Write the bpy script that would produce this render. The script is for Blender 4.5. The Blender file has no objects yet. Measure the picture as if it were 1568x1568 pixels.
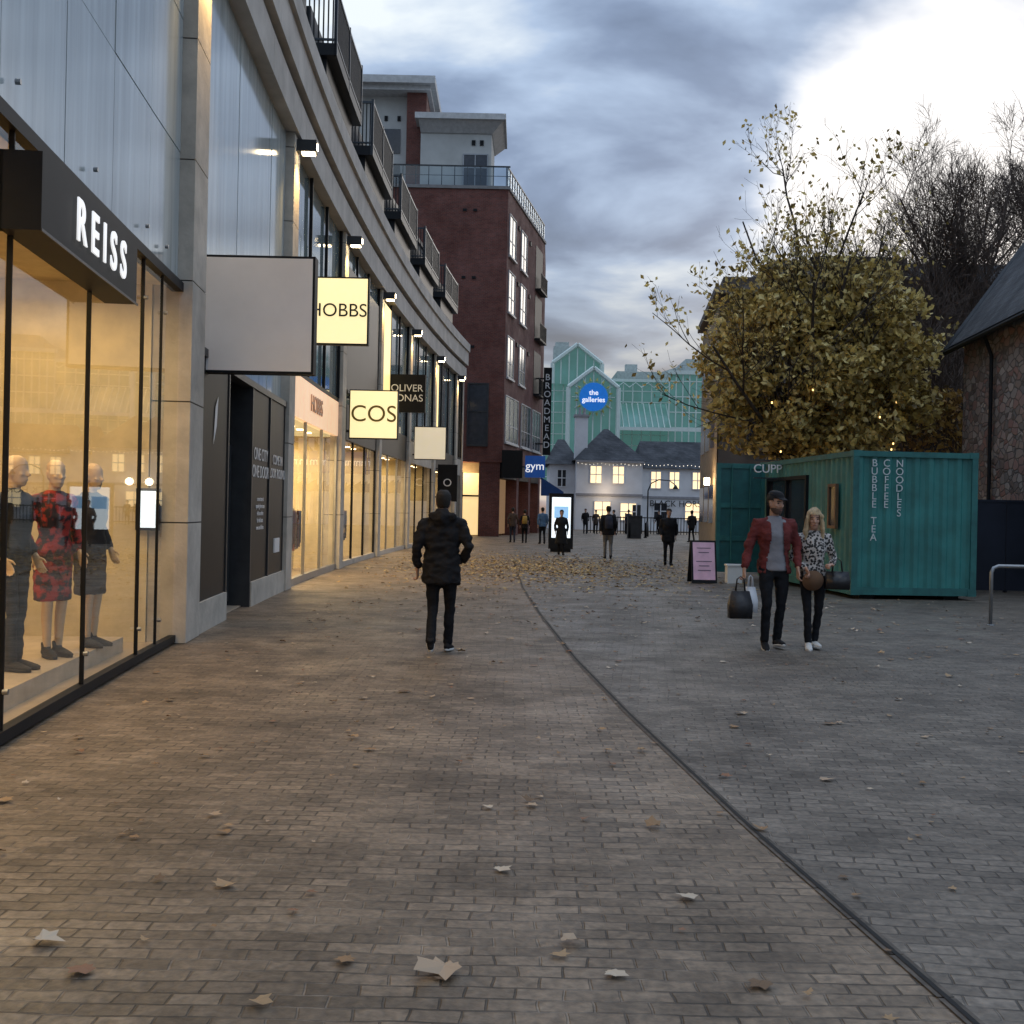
import bpy, math, random
from mathutils import Vector, Matrix, noise
random.seed(7)
R=random.random
def U(a,b): return a+(b-a)*R()
sc=bpy.context.scene
COL=sc.collection

# ---------------------------------------------------------------- materials
def mat(name,col,rough=.6,metal=0,var=.15,scale=4,bump=0,emit=None,estr=0,spec=.5,bscale=None,stretch=(1,1,1)):
    m=bpy.data.materials.new(name); m.use_nodes=True
    nt=m.node_tree; b=nt.nodes['Principled BSDF']
    b.inputs['Roughness'].default_value=rough; b.inputs['Metallic'].default_value=metal
    b.inputs['Specular IOR Level'].default_value=spec
    tc=nt.nodes.new('ShaderNodeTexCoord')
    mp=nt.nodes.new('ShaderNodeMapping'); mp.inputs['Scale'].default_value=stretch
    nt.links.new(tc.outputs['Object'],mp.inputs[0])
    n=nt.nodes.new('ShaderNodeTexNoise'); n.inputs['Scale'].default_value=scale; n.inputs['Detail'].default_value=4
    n.inputs['Roughness'].default_value=.6
    nt.links.new(mp.outputs[0],n.inputs['Vector'])
    r=nt.nodes.new('ShaderNodeValToRGB')
    r.color_ramp.elements[0].position=.3; r.color_ramp.elements[1].position=.7
    r.color_ramp.elements[0].color=(*[c*(1-var) for c in col],1)
    r.color_ramp.elements[1].color=(*[min(1,c*(1+var)) for c in col],1)
    nt.links.new(n.outputs['Fac'],r.inputs[0]); nt.links.new(r.outputs[0],b.inputs['Base Color'])
    if bump:
        n2=nt.nodes.new('ShaderNodeTexNoise'); n2.inputs['Scale'].default_value=bscale or scale*6; n2.inputs['Detail'].default_value=3
        nt.links.new(tc.outputs['Object'],n2.inputs['Vector'])
        bp=nt.nodes.new('ShaderNodeBump'); bp.inputs['Strength'].default_value=bump; bp.inputs['Distance'].default_value=.02
        nt.links.new(n2.outputs['Fac'],bp.inputs['Height']); nt.links.new(bp.outputs[0],b.inputs['Normal'])
    if emit:
        b.inputs['Emission Color'].default_value=(*emit,1); b.inputs['Emission Strength'].default_value=estr
        m.cycles.emission_sampling='NONE'
    return m
def glass(name,tint=(.93,.95,.94),lo=.05,hi=.55,pw=4):
    m=bpy.data.materials.new(name); m.use_nodes=True; nt=m.node_tree; nt.nodes.clear()
    o=nt.nodes.new('ShaderNodeOutputMaterial'); mx=nt.nodes.new('ShaderNodeMixShader')
    t=nt.nodes.new('ShaderNodeBsdfTransparent'); t.inputs[0].default_value=(*tint,1)
    g=nt.nodes.new('ShaderNodeBsdfGlossy'); g.inputs['Roughness'].default_value=.015; g.inputs[0].default_value=(.8,.85,.85,1)
    f=nt.nodes.new('ShaderNodeLayerWeight'); f.inputs[0].default_value=.5
    p=nt.nodes.new('ShaderNodeMath'); p.operation='POWER'; p.inputs[1].default_value=pw; nt.links.new(f.outputs['Facing'],p.inputs[0])
    q=nt.nodes.new('ShaderNodeMath'); q.operation='MULTIPLY_ADD'; q.inputs[1].default_value=hi; q.inputs[2].default_value=lo; nt.links.new(p.outputs[0],q.inputs[0])
    nt.links.new(q.outputs[0],mx.inputs[0]); nt.links.new(t.outputs[0],mx.inputs[1]); nt.links.new(g.outputs[0],mx.inputs[2])
    nt.links.new(mx.outputs[0],o.inputs[0]); return m
def brickmat(name,c1,c2,mortar,bw=.225,bh=.075,ms=.01,floor=False,rough=.75,var=.5,rot=0,bump=.5,lightm=None):
    m=bpy.data.materials.new(name); m.use_nodes=True; nt=m.node_tree; b=nt.nodes['Principled BSDF']
    L=nt.links.new
    tc=nt.nodes.new('ShaderNodeTexCoord'); sx=nt.nodes.new('ShaderNodeSeparateXYZ'); cb=nt.nodes.new('ShaderNodeCombineXYZ')
    L(tc.outputs['Object'],sx.inputs[0])
    if floor:
        mp=nt.nodes.new('ShaderNodeMapping'); mp.inputs['Rotation'].default_value=(0,0,rot)
        nz=nt.nodes.new('ShaderNodeTexNoise'); nz.inputs['Scale'].default_value=2.2; nz.inputs['Detail'].default_value=3; L(tc.outputs['Object'],nz.inputs['Vector'])
        sb=nt.nodes.new('ShaderNodeVectorMath'); sb.operation='MULTIPLY_ADD'; sb.inputs[1].default_value=(.08,.06,0)
        L(nz.outputs['Color'],sb.inputs[0]); L(tc.outputs['Object'],sb.inputs[2]); L(sb.outputs[0],mp.inputs[0]); vec=mp.outputs[0]
    else:
        a=nt.nodes.new('ShaderNodeMath'); a.operation='ADD'; L(sx.outputs[0],a.inputs[0]); L(sx.outputs[1],a.inputs[1])
        L(a.outputs[0],cb.inputs[0]); L(sx.outputs[2],cb.inputs[1]); vec=cb.outputs[0]
    br=nt.nodes.new('ShaderNodeTexBrick'); L(vec,br.inputs['Vector'])
    br.inputs['Scale'].default_value=1; br.inputs['Brick Width'].default_value=bw; br.inputs['Row Height'].default_value=bh
    br.inputs['Mortar Size'].default_value=ms; br.inputs['Mortar Smooth'].default_value=.6; br.inputs['Bias'].default_value=-.1
    br.inputs['Color1'].default_value=(*c1,1); br.inputs['Color2'].default_value=(*c2,1); br.inputs['Mortar'].default_value=(*mortar,1)
    if lightm:
        n3=nt.nodes.new('ShaderNodeTexNoise'); n3.inputs['Scale'].default_value=2.3; n3.inputs['Detail'].default_value=5; L(tc.outputs['Object'],n3.inputs['Vector'])
        r3=nt.nodes.new('ShaderNodeValToRGB'); r3.color_ramp.elements[0].position=.44; r3.color_ramp.elements[1].position=.66
        r3.color_ramp.elements[0].color=(*mortar,1); r3.color_ramp.elements[1].color=(*lightm,1)
        L(n3.outputs['Fac'],r3.inputs[0]); L(r3.outputs[0],br.inputs['Mortar'])
    n=nt.nodes.new('ShaderNodeTexNoise'); n.inputs['Scale'].default_value=.9 if floor else .7; n.inputs['Detail'].default_value=6; n.inputs['Roughness'].default_value=.72
    L(tc.outputs['Object'],n.inputs['Vector'])
    mr=nt.nodes.new('ShaderNodeMapRange'); mr.inputs[1].default_value=.32; mr.inputs[2].default_value=.68
    mr.inputs[3].default_value=1-var; mr.inputs[4].default_value=1+var; L(n.outputs['Fac'],mr.inputs[0])
    n2=nt.nodes.new('ShaderNodeTexNoise'); n2.inputs['Scale'].default_value=26; n2.inputs['Detail'].default_value=4; L(tc.outputs['Object'],n2.inputs['Vector'])
    m2=nt.nodes.new('ShaderNodeMapRange'); m2.inputs[1].default_value=.3; m2.inputs[2].default_value=.7; m2.inputs[3].default_value=.66; m2.inputs[4].default_value=1.34
    L(n2.outputs['Fac'],m2.inputs[0])
    mm=nt.nodes.new('ShaderNodeMath'); mm.operation='MULTIPLY'; L(mr.outputs[0],mm.inputs[0]); L(m2.outputs[0],mm.inputs[1])
    vm=nt.nodes.new('ShaderNodeVectorMath'); vm.operation='SCALE'; L(br.outputs['Color'],vm.inputs[0]); L(mm.outputs[0],vm.inputs['Scale'])
    L(vm.outputs[0],b.inputs['Base Color'])
    rr=nt.nodes.new('ShaderNodeMapRange'); rr.inputs[1].default_value=.35; rr.inputs[2].default_value=.65; rr.inputs[3].default_value=rough+.15; rr.inputs[4].default_value=rough-.12
    L(n.outputs['Fac'],rr.inputs[0]); L(rr.outputs[0],b.inputs['Roughness'])
    if bump:
        ad=nt.nodes.new('ShaderNodeMath'); ad.operation='MULTIPLY_ADD'; ad.inputs[1].default_value=-1
        L(br.outputs['Fac'],ad.inputs[0]); L(n2.outputs['Fac'],ad.inputs[2])
        bp=nt.nodes.new('ShaderNodeBump'); bp.inputs['Strength'].default_value=bump; bp.inputs['Distance'].default_value=.006
        L(ad.outputs[0],bp.inputs['Height']); L(bp.outputs[0],b.inputs['Normal'])
    return m
def islandmat(name,cols,rough=.6,transl=0):
    m=bpy.data.materials.new(name); m.use_nodes=True; nt=m.node_tree; b=nt.nodes['Principled BSDF']
    g=nt.nodes.new('ShaderNodeNewGeometry'); r=nt.nodes.new('ShaderNodeValToRGB'); r.color_ramp.interpolation='CONSTANT'
    while len(r.color_ramp.elements)<len(cols): r.color_ramp.elements.new(.5)
    for i,c in enumerate(cols):
        r.color_ramp.elements[i].position=i/len(cols); r.color_ramp.elements[i].color=(*c,1)
    nt.links.new(g.outputs['Random Per Island'],r.inputs[0]); nt.links.new(r.outputs[0],b.inputs['Base Color'])
    b.inputs['Roughness'].default_value=rough
    if transl:
        o=nt.nodes['Material Output']; t=nt.nodes.new('ShaderNodeBsdfTranslucent'); mx=nt.nodes.new('ShaderNodeMixShader'); mx.inputs[0].default_value=transl
        nt.links.new(r.outputs[0],t.inputs[0]); nt.links.new(b.outputs[0],mx.inputs[1]); nt.links.new(t.outputs[0],mx.inputs[2]); nt.links.new(mx.outputs[0],o.inputs[0])
    return m
def emis(name,col,s): return mat(name,col,.5,0,.02,emit=col,estr=s)

# ---------------------------------------------------------------- geometry
class G:
    def __init__(s): s.v=[];s.f=[];s.m=[]
    def add(s,vs,fs,m=0):
        o=len(s.v); s.v+=[tuple(v) for v in vs]; s.f+=[tuple(i+o for i in f) for f in fs]; s.m+=[m]*len(fs)
    def box(s,x0,x1,y0,y1,z0,z1,m=0,T=None):
        vs=[(x,y,z) for z in(z0,z1) for y in(y0,y1) for x in(x0,x1)]
        if T: vs=[T(*v) for v in vs]
        s.add(vs,[(0,2,3,1),(4,5,7,6),(0,1,5,4),(1,3,7,5),(3,2,6,7),(2,0,4,6)],m)
    def tube(s,pts,rad,n=8,m=0,ref=(0,1,0),round_=False):
        P=[Vector(p) for p in pts]; Rr=[r if isinstance(r,tuple) else (r,r) for r in rad]
        if round_:
            t0=(P[0]-P[1]).normalized(); t1=(P[-1]-P[-2]).normalized(); a=max(Rr[0])*.6; b=max(Rr[-1])*.6
            P=[P[0]+t0*a]+P+[P[-1]+t1*b]; Rr=[(Rr[0][0]*.55,Rr[0][1]*.55)]+Rr+[(Rr[-1][0]*.55,Rr[-1][1]*.55)]
        vs=[]; N=len(P)
        for i,p in enumerate(P):
            t=(P[min(i+1,N-1)]-P[max(i-1,0)]).normalized(); rf=Vector(ref)
            if abs(t.dot(rf))>.95: rf=Vector((0,0,1)) if abs(t.z)<.9 else Vector((1,0,0))
            sd=t.cross(rf).normalized(); up=sd.cross(t)
            for k in range(n):
                a=2*math.pi*k/n; vs.append(p+sd*math.cos(a)*Rr[i][0]+up*math.sin(a)*Rr[i][1])
        fs=[(i*n+k,i*n+(k+1)%n,(i+1)*n+(k+1)%n,(i+1)*n+k) for i in range(N-1) for k in range(n)]
        fs+=[tuple(range(n))[::-1],tuple((N-1)*n+k for k in range(n))]
        s.add(vs,fs,m)
    def rings(s,rs,n=20,m=0,T=None,power=1):
        vs=[]
        for cx,cy,z,rx,ry in rs:
            for k in range(n):
                a=2*math.pi*k/n; c,d=math.cos(a),math.sin(a)
                c=math.copysign(abs(c)**power,c); d=math.copysign(abs(d)**power,d)
                v=Vector((cx+rx*c,cy+ry*d,z)); vs.append(T@v if T else v)
        N=len(rs); fs=[(i*n+k,i*n+(k+1)%n,(i+1)*n+(k+1)%n,(i+1)*n+k) for i in range(N-1) for k in range(n)]
        fs+=[tuple(range(n))[::-1],tuple((N-1)*n+k for k in range(n))]
        s.add(vs,fs,m)
    def obj(s,name,mats,parent=None,smooth=False):
        me=bpy.data.meshes.new(name); me.from_pydata(s.v,[],s.f)
        for m in (mats if isinstance(mats,(list,tuple)) else [mats]): me.materials.append(m)
        me.polygons.foreach_set('material_index',s.m)
        if smooth: me.polygons.foreach_set('use_smooth',[True]*len(s.f))
        me.update(); o=bpy.data.objects.new(name,me); COL.objects.link(o)
        if parent: o.parent=parent
        return o
def empty(name,loc=(0,0,0),rz=0):
    e=bpy.data.objects.new(name,None); e.location=loc; e.rotation_euler=(0,0,rz); COL.objects.link(e); return e
def txt(name,body,loc,size,rot,m,parent=None,ext=.008,al='CENTER',sp=1,ls=1,off=0):
    c=bpy.data.curves.new(name,'FONT'); c.body=body; c.size=size; c.extrude=ext; c.align_x=al; c.align_y='CENTER'
    c.space_character=sp; c.space_line=ls; c.offset=off
    o=bpy.data.objects.new(name,c); o.location=loc; o.rotation_euler=[math.radians(a) for a in rot]; c.materials.append(m)
    COL.objects.link(o)
    if parent: o.parent=parent
    return o
def light(kind,name,loc,energy,col,parent=None,rot=(0,0,0),**k):
    l=bpy.data.lights.new(name,kind); l.energy=energy; l.color=col
    for a,b in k.items(): setattr(l,a,b)
    o=bpy.data.objects.new(name,l); o.location=loc; o.rotation_euler=[math.radians(a) for a in rot]; COL.objects.link(o)
    if parent: o.parent=parent
    return o
FX=(90,0,0); FS=(90,0,90)

# ---------------------------------------------------------------- shared mats
M_stone=mat('pale_stone',(.46,.42,.36),.8,var=.2,scale=2.5,bump=.3)
M_stoneband=mat('stone_band',(.44,.41,.375),.8,var=.22,scale=1.2,bump=.2)
M_black=mat('black_metal',(.010,.011,.013),.55,var=.2,spec=.2)
M_dark=mat('dark_grey_metal',(.035,.038,.042),.45,.3,.2)
M_blackpanel=mat('black_panel',(.008,.008,.009),.45,var=.2,spec=.18)
M_white=mat('white_paint',(.75,.75,.73),.6,var=.06,bump=.05)
M_joint=mat('joint_shadow',(.08,.075,.07),.9)
M_upglass=mat('frosted_cladding_glass',(.45,.50,.50),.10,0,.28,scale=1.3,spec=1.0,stretch=(1,3.5,.2),bump=.015,bscale=2)
M_upglass2=mat('spandrel_glass',(.22,.27,.27),.05,0,.25,scale=1.1,spec=1.0,stretch=(1,3,.25),bump=.02,bscale=1.5)
M_glass=glass('shop_glass',lo=.07,hi=.6,pw=3.5)
M_cream=mat('cream_plaster',(.66,.57,.37),.8,var=.12)
M_orange=mat('tan_wall',(.56,.38,.21),.7,var=.12)
M_shopfloor=mat('shop_floor',(.45,.36,.27),.35,var=.1)
M_warm=emis('warm_ceiling_light',(1,.76,.45),9)
M_lamp=emis('lamp_glow',(1,.78,.45),22)
M_steel=mat('brushed_steel',(.30,.31,.32),.4,.85,.1)
M_textw=mat('white_lettering',(.85,.85,.85),.5,var=.02,emit=(1,1,1),estr=.7)
M_textp=mat('white_vinyl',(.7,.7,.7),.5,var=.02)
M_textk=mat('black_lettering',(.01,.01,.01),.5,var=.02)
M_slate=brickmat('slate_roof',(.035,.039,.046),(.060,.064,.072),(.02,.02,.025),.3,.2,.012,rough=.8,var=.3,bump=.5)

# ---------------------------------------------------------------- ground
def drainx(y):
    K=[(0,1.75),(2.5,1.6),(3.56,1.49),(4.41,1.39),(5.58,1.25),(8.78,.95),(11.8,.72),(16.9,.46),(22.5,.25),(33.6,.1),(50,.1)]
    for (a,b),(c,d) in zip(K,K[1:]):
        if y<=c: return b+(d-b)*(y-a)/(c-a)
    return K[-1][1]
M_pave=brickmat('block_paving_warm',(.118,.086,.056),(.215,.160,.108),(.060,.045,.031),.172,.086,.006,True,.52,.45,0,1,lightm=(.25,.20,.15))
M_pave2=brickmat('block_paving_grey',(.100,.082,.063),(.170,.143,.114),(.050,.042,.034),.172,.086,.0055,True,.54,.45,math.radians(7),1,lightm=(.20,.175,.145))
g=G(); g.add([(-300,-60,0),(300,-60,0),(300,500,0),(-300,500,0)],[(0,1,2,3)]); g.obj('ground',M_pave)
g=G(); ys=[-8+i*.8 for i in range(73)]
for a,b in zip(ys,ys[1:]):
    g.add([(drainx(a),a,.004),(60,a,.004),(60,b,.004),(drainx(b),b,.004)],[(0,1,2,3)])
g.obj('plaza_paving',M_pave2)
g=G()
ys=[.5+i*.35 for i in range(105)]
for a,b in zip(ys,ys[1:]):
    w=.010
    g.add([(drainx(a)-w,a,.009),(drainx(a)+w,a,.009),(drainx(b)+w,b,.009),(drainx(b)-w,b,.009)],[(0,1,2,3)],0)
    g.add([(drainx(a)-.03,a+.006,.006),(drainx(a)+.03,a+.006,.006),(drainx(b)+.03,b-.004,.006),(drainx(b)-.03,b-.004,.006)],[(0,1,2,3)],1)
g.obj('drain_channel',[mat('drain_slot',(.008,.008,.008),.8),mat('drain_edge',(.085,.07,.055),.7,var=.6,scale=12)])

# ---------------------------------------------------------------- left parade of shops
def fx(y):
    d=y-28; return -4.45+(.00169 if d>0 else .0027)*d*d
def FT(o,y,z):
    d=y-28; s=2*(.00169 if d>0 else .0027)*d; n=math.hypot(1,s)
    return (fx(y)+o/n, y-o*s/n, z)
def fbox(g,y0,y1,o0,o1,z0,z1,m=0,step=1.3):
    n=max(1,int(math.ceil((y1-y0)/step)))
    vs=[];
    for i in range(n+1):
        y=y0+(y1-y0)*i/n
        vs+=[FT(o0,y,z0),FT(o1,y,z0),FT(o1,y,z1),FT(o0,y,z1)]
    fs=[(0,3,2,1),(4*n,4*n+1,4*n+2,4*n+3)]
    for i in range(n):
        a=4*i
        fs+=[(a+k,a+(k+1)%4,a+4+(k+1)%4,a+4+k) for k in range(4)]
    g.add(vs,fs,m)
B=empty('shopping_parade_building')
PIL=[(12.4,13.15),(20.3,20.95),(27.6,28.2),(34.8,35.35),(42.0,42.55),(49.3,49.85),(56.4,57.0)]
PO=.13
g=G()
for a,b in PIL+[(3.6,4.2)]:
    z=0
    while z<8.4:
        z1=min(z+1.37,8.5); fbox(g,a,b,-.3,PO,z+.008,z1-.008,0); z=z1
    fbox(g,a+.01,b-.01,-.29,PO-.015,0,8.5,1)
g.obj('stone_pilasters',[M_stone,M_joint],B)
g=G()
y=3.0
while y<59:
    y1=min(y+3.64,59.2)
    fbox(g,y+.006,y1-.006,-.3,.20,8.5,9.15); fbox(g,y+.006,y1-.006,-.3,.30,9.28,10.0); fbox(g,y+.006,y1-.006,-.3,.38,10.0,10.42)
    y=y1
fbox(g,3,59,-.31,.12,8.52,10.4,1)
g.obj('stone_fascia',[M_stoneband,M_joint],B)
g=G(); fbox(g,3,59,-1.9,-1.6,9,14.6,0); fbox(g,3,59,-8,-3.7,0,9.0,1)
fbox(g,3,59,-2.1,-1.5,14.6,14.8,2); fbox(g,3,59,-3.7,-.3,8.5,8.8,1); fbox(g,58.9,59.15,-8,.1,0,10.3,3)
fbox(g,3,58.9,-3.68,-.31,4.45,4.6,1)
y=5
while y<58:
    fbox(g,y,y+2.4,-1.6,-1.57,11.3,13.9,4); fbox(g,y+1.15,y+1.25,-1.57,-1.52,11.3,13.9,2); y+=3.4
g.obj('upper_storey_walls',[mat('grey_render',(.10,.11,.12),.7),mat('core_concrete',(.2,.2,.2),.8),M_dark,M_stone,M_upglass2],B)
g=G()
for ye in (13.7,20.5,27.3,33.8,40.3,47,53.5):
    ya=ye-4.3
    fbox(g,ya,ye,-1.6,.50,11.05,11.3,0); fbox(g,ya+.15,ye-.15,-1.6,.28,10.55,11.05,0)
    for (o0,o1,y0,y1) in [(.45,.50,ya,ye),(-1.5,.45,ya,ya+.05),(-1.5,.45,ye-.05,ye)]:
        fbox(g,y0,y1,o0,o1,12.44,12.5,1); fbox(g,y0,y1,o0,o1,11.36,11.4,1)
    k=ya
    while k<=ye:
        fbox(g,k,k+.03,.46,.485,11.3,12.46,0); k+=.10
    k=-1.5
    while k<.43:
        for yy in (ya+.01,ye-.04): fbox(g,yy,yy+.025,k,k+.03,11.3,12.46,0)
        k+=.10
    for yy in (ya,ya+2.1,ye-.06): fbox(g,yy,yy+.06,.44,.51,11.05,12.55,1)
    fbox(g,ya+.3,ye-.3,-1.5,-.1,11.3,12.2,0)
g.obj('balconies',[mat('balcony_metal',(.012,.014,.017),.5,spec=.3),mat('balcony_rail',(.06,.07,.08),.4,.5)],B)
bays=[(4.2,12.4),(13.15,20.3),(20.95,27.6),(28.2,34.8),(35.35,42.0),(42.55,49.3),(49.85,56.4),(57.0,58.9)]
gu=G(); gm=G(); gg=G(); gi=G()
def mullions(g,y0,y1,z0,z1,n,o=.0,w=.05,m=0,d=.06):
    for i in range(n+1):
        y=y0+(y1-y0-w)*i/n; fbox(g,y,y+w,o-.02,o+d,z0,z1,m)
for i,(a,b) in enumerate(bays):
    zt=4.0 if i==0 else (3.5 if i==1 else 3.35)
    ub=4.08 if i==0 else (3.5 if i==1 else 4.3)
    mi=0 if i<2 else 1
    n=int(round((b-a)/1.35))
    for k in range(n):
        y0=a+(b-a)*k/n; y1=a+(b-a)*(k+1)/n
        zz=[ub,5.55,7.05,8.5] if i!=1 else [ub,8.5]
        for z0,z1 in zip(zz,zz[1:]):
            t=R()*.008
            fbox(gu,y0+.006,y1-.006,-.12,-.04+t,z0+.006,z1-.006,mi)
    fbox(gm,a,b,-.2,-.10,ub,8.5,0)
    if i!=1: fbox(gm,a,b,-.1,.03,ub-.10,ub,0)
    if i>=2: mullions(gm,a,b,ub,8.5,3,-.0,.05,0,.05)
    fbox(gi,a,b,-3.7,-3.6,0,4.4,1 if i==0 else 0); fbox(gi,a,b,-3.6,-.2,zt+.05,zt+.1,0)
    fbox(gi,a-.02,a,-3.6,-.31,0,4.4,0); fbox(gi,b-.02,b+.02,-3.6,-.31,0,4.4,0)
    fbox(gi,a,b,-3.6,-.05,.006,.02,2)
    yy=a+.6
    while yy<b-.3:
        for o in (-.7,-1.9,-3.0): fbox(gi,yy,yy+.14,o,o+.14,zt+.02,zt+.045,3)
        yy+=1.1
    if i==1: continue
    def pane(y0,y1,z0,z1,o=-.015):
        n=max(1,int((y1-y0)/1.2))
        for k in range(n):
            p=y0+(y1-y0)*k/n; q=y0+(y1-y0)*(k+1)/n
            gg.add([FT(o,p,z0),FT(o,q,z0),FT(o,q,z1),FT(o,p,z1)],[(0,1,2,3)])
    if i==0:
        E=[4.2,5.3,7.1,8.95,10.75,b]
        for p,q in zip(E,E[1:]): gg.add([FT(-.015,p+.01,.1),FT(-.015,q-.01,.1),FT(-.015,q-.01,ub-.1),FT(-.015,p+.01,ub-.1)],[(0,1,2,3)])
        fbox(gm,4.2,b,-.06,.02,.02,.10,0)
        for yy in E[1:-1]: fbox(gm,yy-.008,yy+.008,-.03,.005,.1,ub-.1,0)
        fbox(gm,11.55,11.565,-.03,.0,.1,ub-.1,0)
    else:
        pane(a+.1,b-.1,.12,zt)
        fbox(gm,a,b,-.06,.04,0,.14,2 if i%2 else 1); mullions(gm,a,b,.12,zt,3,-.02,.05,0 if i in(3,5) else 1,.04)
        fbox(gm,a,b,-.12,.03,zt,ub-.10,{2:3,3:0,4:0,5:2,6:0,7:2}[i])
        if i==3: fbox(gm,a,a+.6,-.1,.03,.14,zt,0)
gu.obj('upper_cladding',[M_upglass,M_upglass2],B)
M_salmon=mat('lit_fascia_panel',(.75,.55,.40),.5,emit=(1,.62,.36),estr=.6)
gm.obj('shopfront_frames',[M_black,M_steel,M_stone,M_salmon],B)
gg.obj('shop_glazing',M_glass,B)
gi.obj('shop_interiors',[M_cream,M_orange,M_shopfloor,M_warm],B)
g=G()
a,b=13.15,20.3
fbox(g,a,15.1,-.1,.06,.38,3.5,0); fbox(g,a,15.1,-.1,.10,0,.38,2)
fbox(g,15.1,17.0,-.35,-.28,0,3.5,0)
fbox(g,15.1,15.16,-.3,.08,0,3.5,1); fbox(g,17.0,17.06,-.3,.08,0,3.5,1)
for yy in (15.2,16.08): fbox(g,yy,yy+.82,-.28,-.22,.1,2.5,1)
fbox(g,17.06,b,-.1,.06,.38,3.4,0); fbox(g,17.06,b,-.1,.10,0,.38,2)
fbox(g,18.6,18.66,.06,.09,.38,3.4,1); fbox(g,a,b,-.1,.09,3.4,3.5,1)
g.obj('vacant_shopfront',[M_blackpanel,M_dark,M_stone],B)
g=G()
for yy in (15.98,16.14):
    g.tube([FT(-.14,yy,.9),FT(-.14,yy,2.1)],[.018,.018],8)
    for z in(1.0,2.0): g.tube([FT(-.22,yy,z),FT(-.14,yy,z)],[.012,.012],6)
g.obj('door_handles',M_steel,B)
def ftxt(name,body,y,o,z,size,m,**k):
    p=FT(o,y,z); d=y-28; s=2*(.00169 if d>0 else .0027)*d
    return txt(name,body,p,size,(90,0,90+math.degrees(math.atan(-s))),m,B,**k)
ftxt('window_text','ONE CITY\nONE DOOR',17.85,.075,2.25,.28,M_textp,ls=1.0,ext=.002)
ftxt('window_small_text','a new store is\nopening here soon\nvisit us online\nfor the latest\nnews and offers',17.85,.075,1.45,.105,M_textp,ls=1.1,ext=.002)
ftxt('window_text_two','COME IN\nLOOK ROUND',19.5,.075,2.25,.24,M_textp,ls=1.0,ext=.002)
g=G(); fbox(g,19.3,19.8,.06,.085,.75,1.0,0)
g.add([FT(.072,14.1,2.35),FT(.072,14.3,2.6),FT(.072,14.38,3.0),FT(.072,14.2,2.85)],[(0,1,2,3)])
g.obj('window_vinyls',M_textp,B)
g=G(); fbox(g,6.9,9.45,-.02,.24,3.30,3.80,0); fbox(g,6.9,6.98,-.3,0,3.30,3.80,0); fbox(g,6.88,9.47,.245,.252,3.29,3.31,1)
g.obj('sign_box',[M_black,M_dark],B)
ftxt('sign_letters','REISS',8.3,.262,3.55,.42,M_textw,ext=.006,sp=1.55,off=.006)
g=G()
for yy in (7.1,8.95,10.75,11.6):
    for z in (.35,3.6,4.3): g.tube([FT(.0,yy,z),FT(.035,yy,z)],[.02,.02],10)
g.obj('glass_fixings',M_steel,B)
ftxt('fascia_letters','HOBBS',24.3,.05,3.78,.52,mat('rose_letters',(.5,.3,.2),.5),ext=.01)
ftxt('fascia_letters_two','COS',31.5,.05,3.75,.5,M_textw,ext=.01)
gl=G(); gk=G()
for a,b in PIL:
    y=(a+b)/2
    fbox(gk,y-.11,y+.11,PO,.50,8.22,8.44,0); fbox(gl,y-.08,y+.08,.22,.46,8.19,8.215,0)
    fbox(gl,y-.05,y+.05,.501,.51,8.27,8.39,0)
    light('SPOT','downlight',FT(.36,y,8.15),240,(1,.62,.22),B,(0,0,0),spot_size=math.radians(110),spot_blend=.8,shadow_soft_size=.08)
gk.obj('lamp_housings',M_dark,B); gl.obj('lamp_lenses',M_lamp,B)
for i,(a,b) in enumerate(bays):
    if i==1 or i==7: continue
    y=(a+b)/2; p=FT(-1.5,y,3.2 if i else 3.85)
    e={0:210,2:450,3:290,4:300,5:140,6:90}[i]
    light('AREA','shop_light',p,e,(1,.70,.33) if i else (1,.66,.27),B,(0,0,0),shape='RECTANGLE',size=2.0,size_y=b-a-1)
g=G(); fbox(g,35.6,37.6,-.03,.03,4.7,8.3,0); fbox(g,49.95,51,-.03,.03,4.7,8.2,0); g.obj('lit_upper_window',emis('upper_window_glow',(1,.74,.30),1.1),B)
g=G(); fbox(g,28.4,34.6,-.02,.05,4.6,7.9,0); g.obj('dark_upper_panels',M_blackpanel,B)
g=G()
fbox(g,7.6,11.6,-1.6,-.35,.02,.17,0)
fbox(g,9.0,11.0,-2.7,-2.6,.02,3.2,1)
for (y0,o) in [(22.2,-2.4),(24,-1.0),(25.6,-.9),(30,-.9),(32,-.8),(37,-.9),(39.5,-.9),(44,-1.0),(46,-1.0),(11,-3.0)]:
    g.tube([FT(o,y0,1.5),FT(o,y0+1.3,1.5)],[.015,.015],6,2)
    for q in (0,1.3): g.tube([FT(o,y0+q,0.02),FT(o,y0+q,1.5)],[.015,.015],6,2)
    k=.05
    while k<1.25:
        l=U(.6,.95); w=U(.02,.045); fbox(g,y0+k,y0+k+w,o-.2,o+.2,1.45-l,1.46,random.choice([3,4,5,6])); k+=w+.03
g.obj('shop_fittings',[mat('pale_plinth',(.55,.46,.35),.5),M_orange,M_steel,mat('cloth_navy',(.03,.04,.08),.8),mat('cloth_rust',(.3,.09,.04),.8),mat('cloth_cream',(.6,.52,.4),.8),M_black],B)
e=empty('screen_reflection'); g=G(); fbox(g,12.28,12.34,-.42,-.16,1.28,1.75,0); fbox(g,12.265,12.279,-.40,-.18,1.31,1.72,1)  # glowing panel added in place of a digital screen's reflection in the shop glass
g.obj('reflection_panel',[M_black,emis('reflection_glow',(.75,.88,1),1.4)],e)

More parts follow.
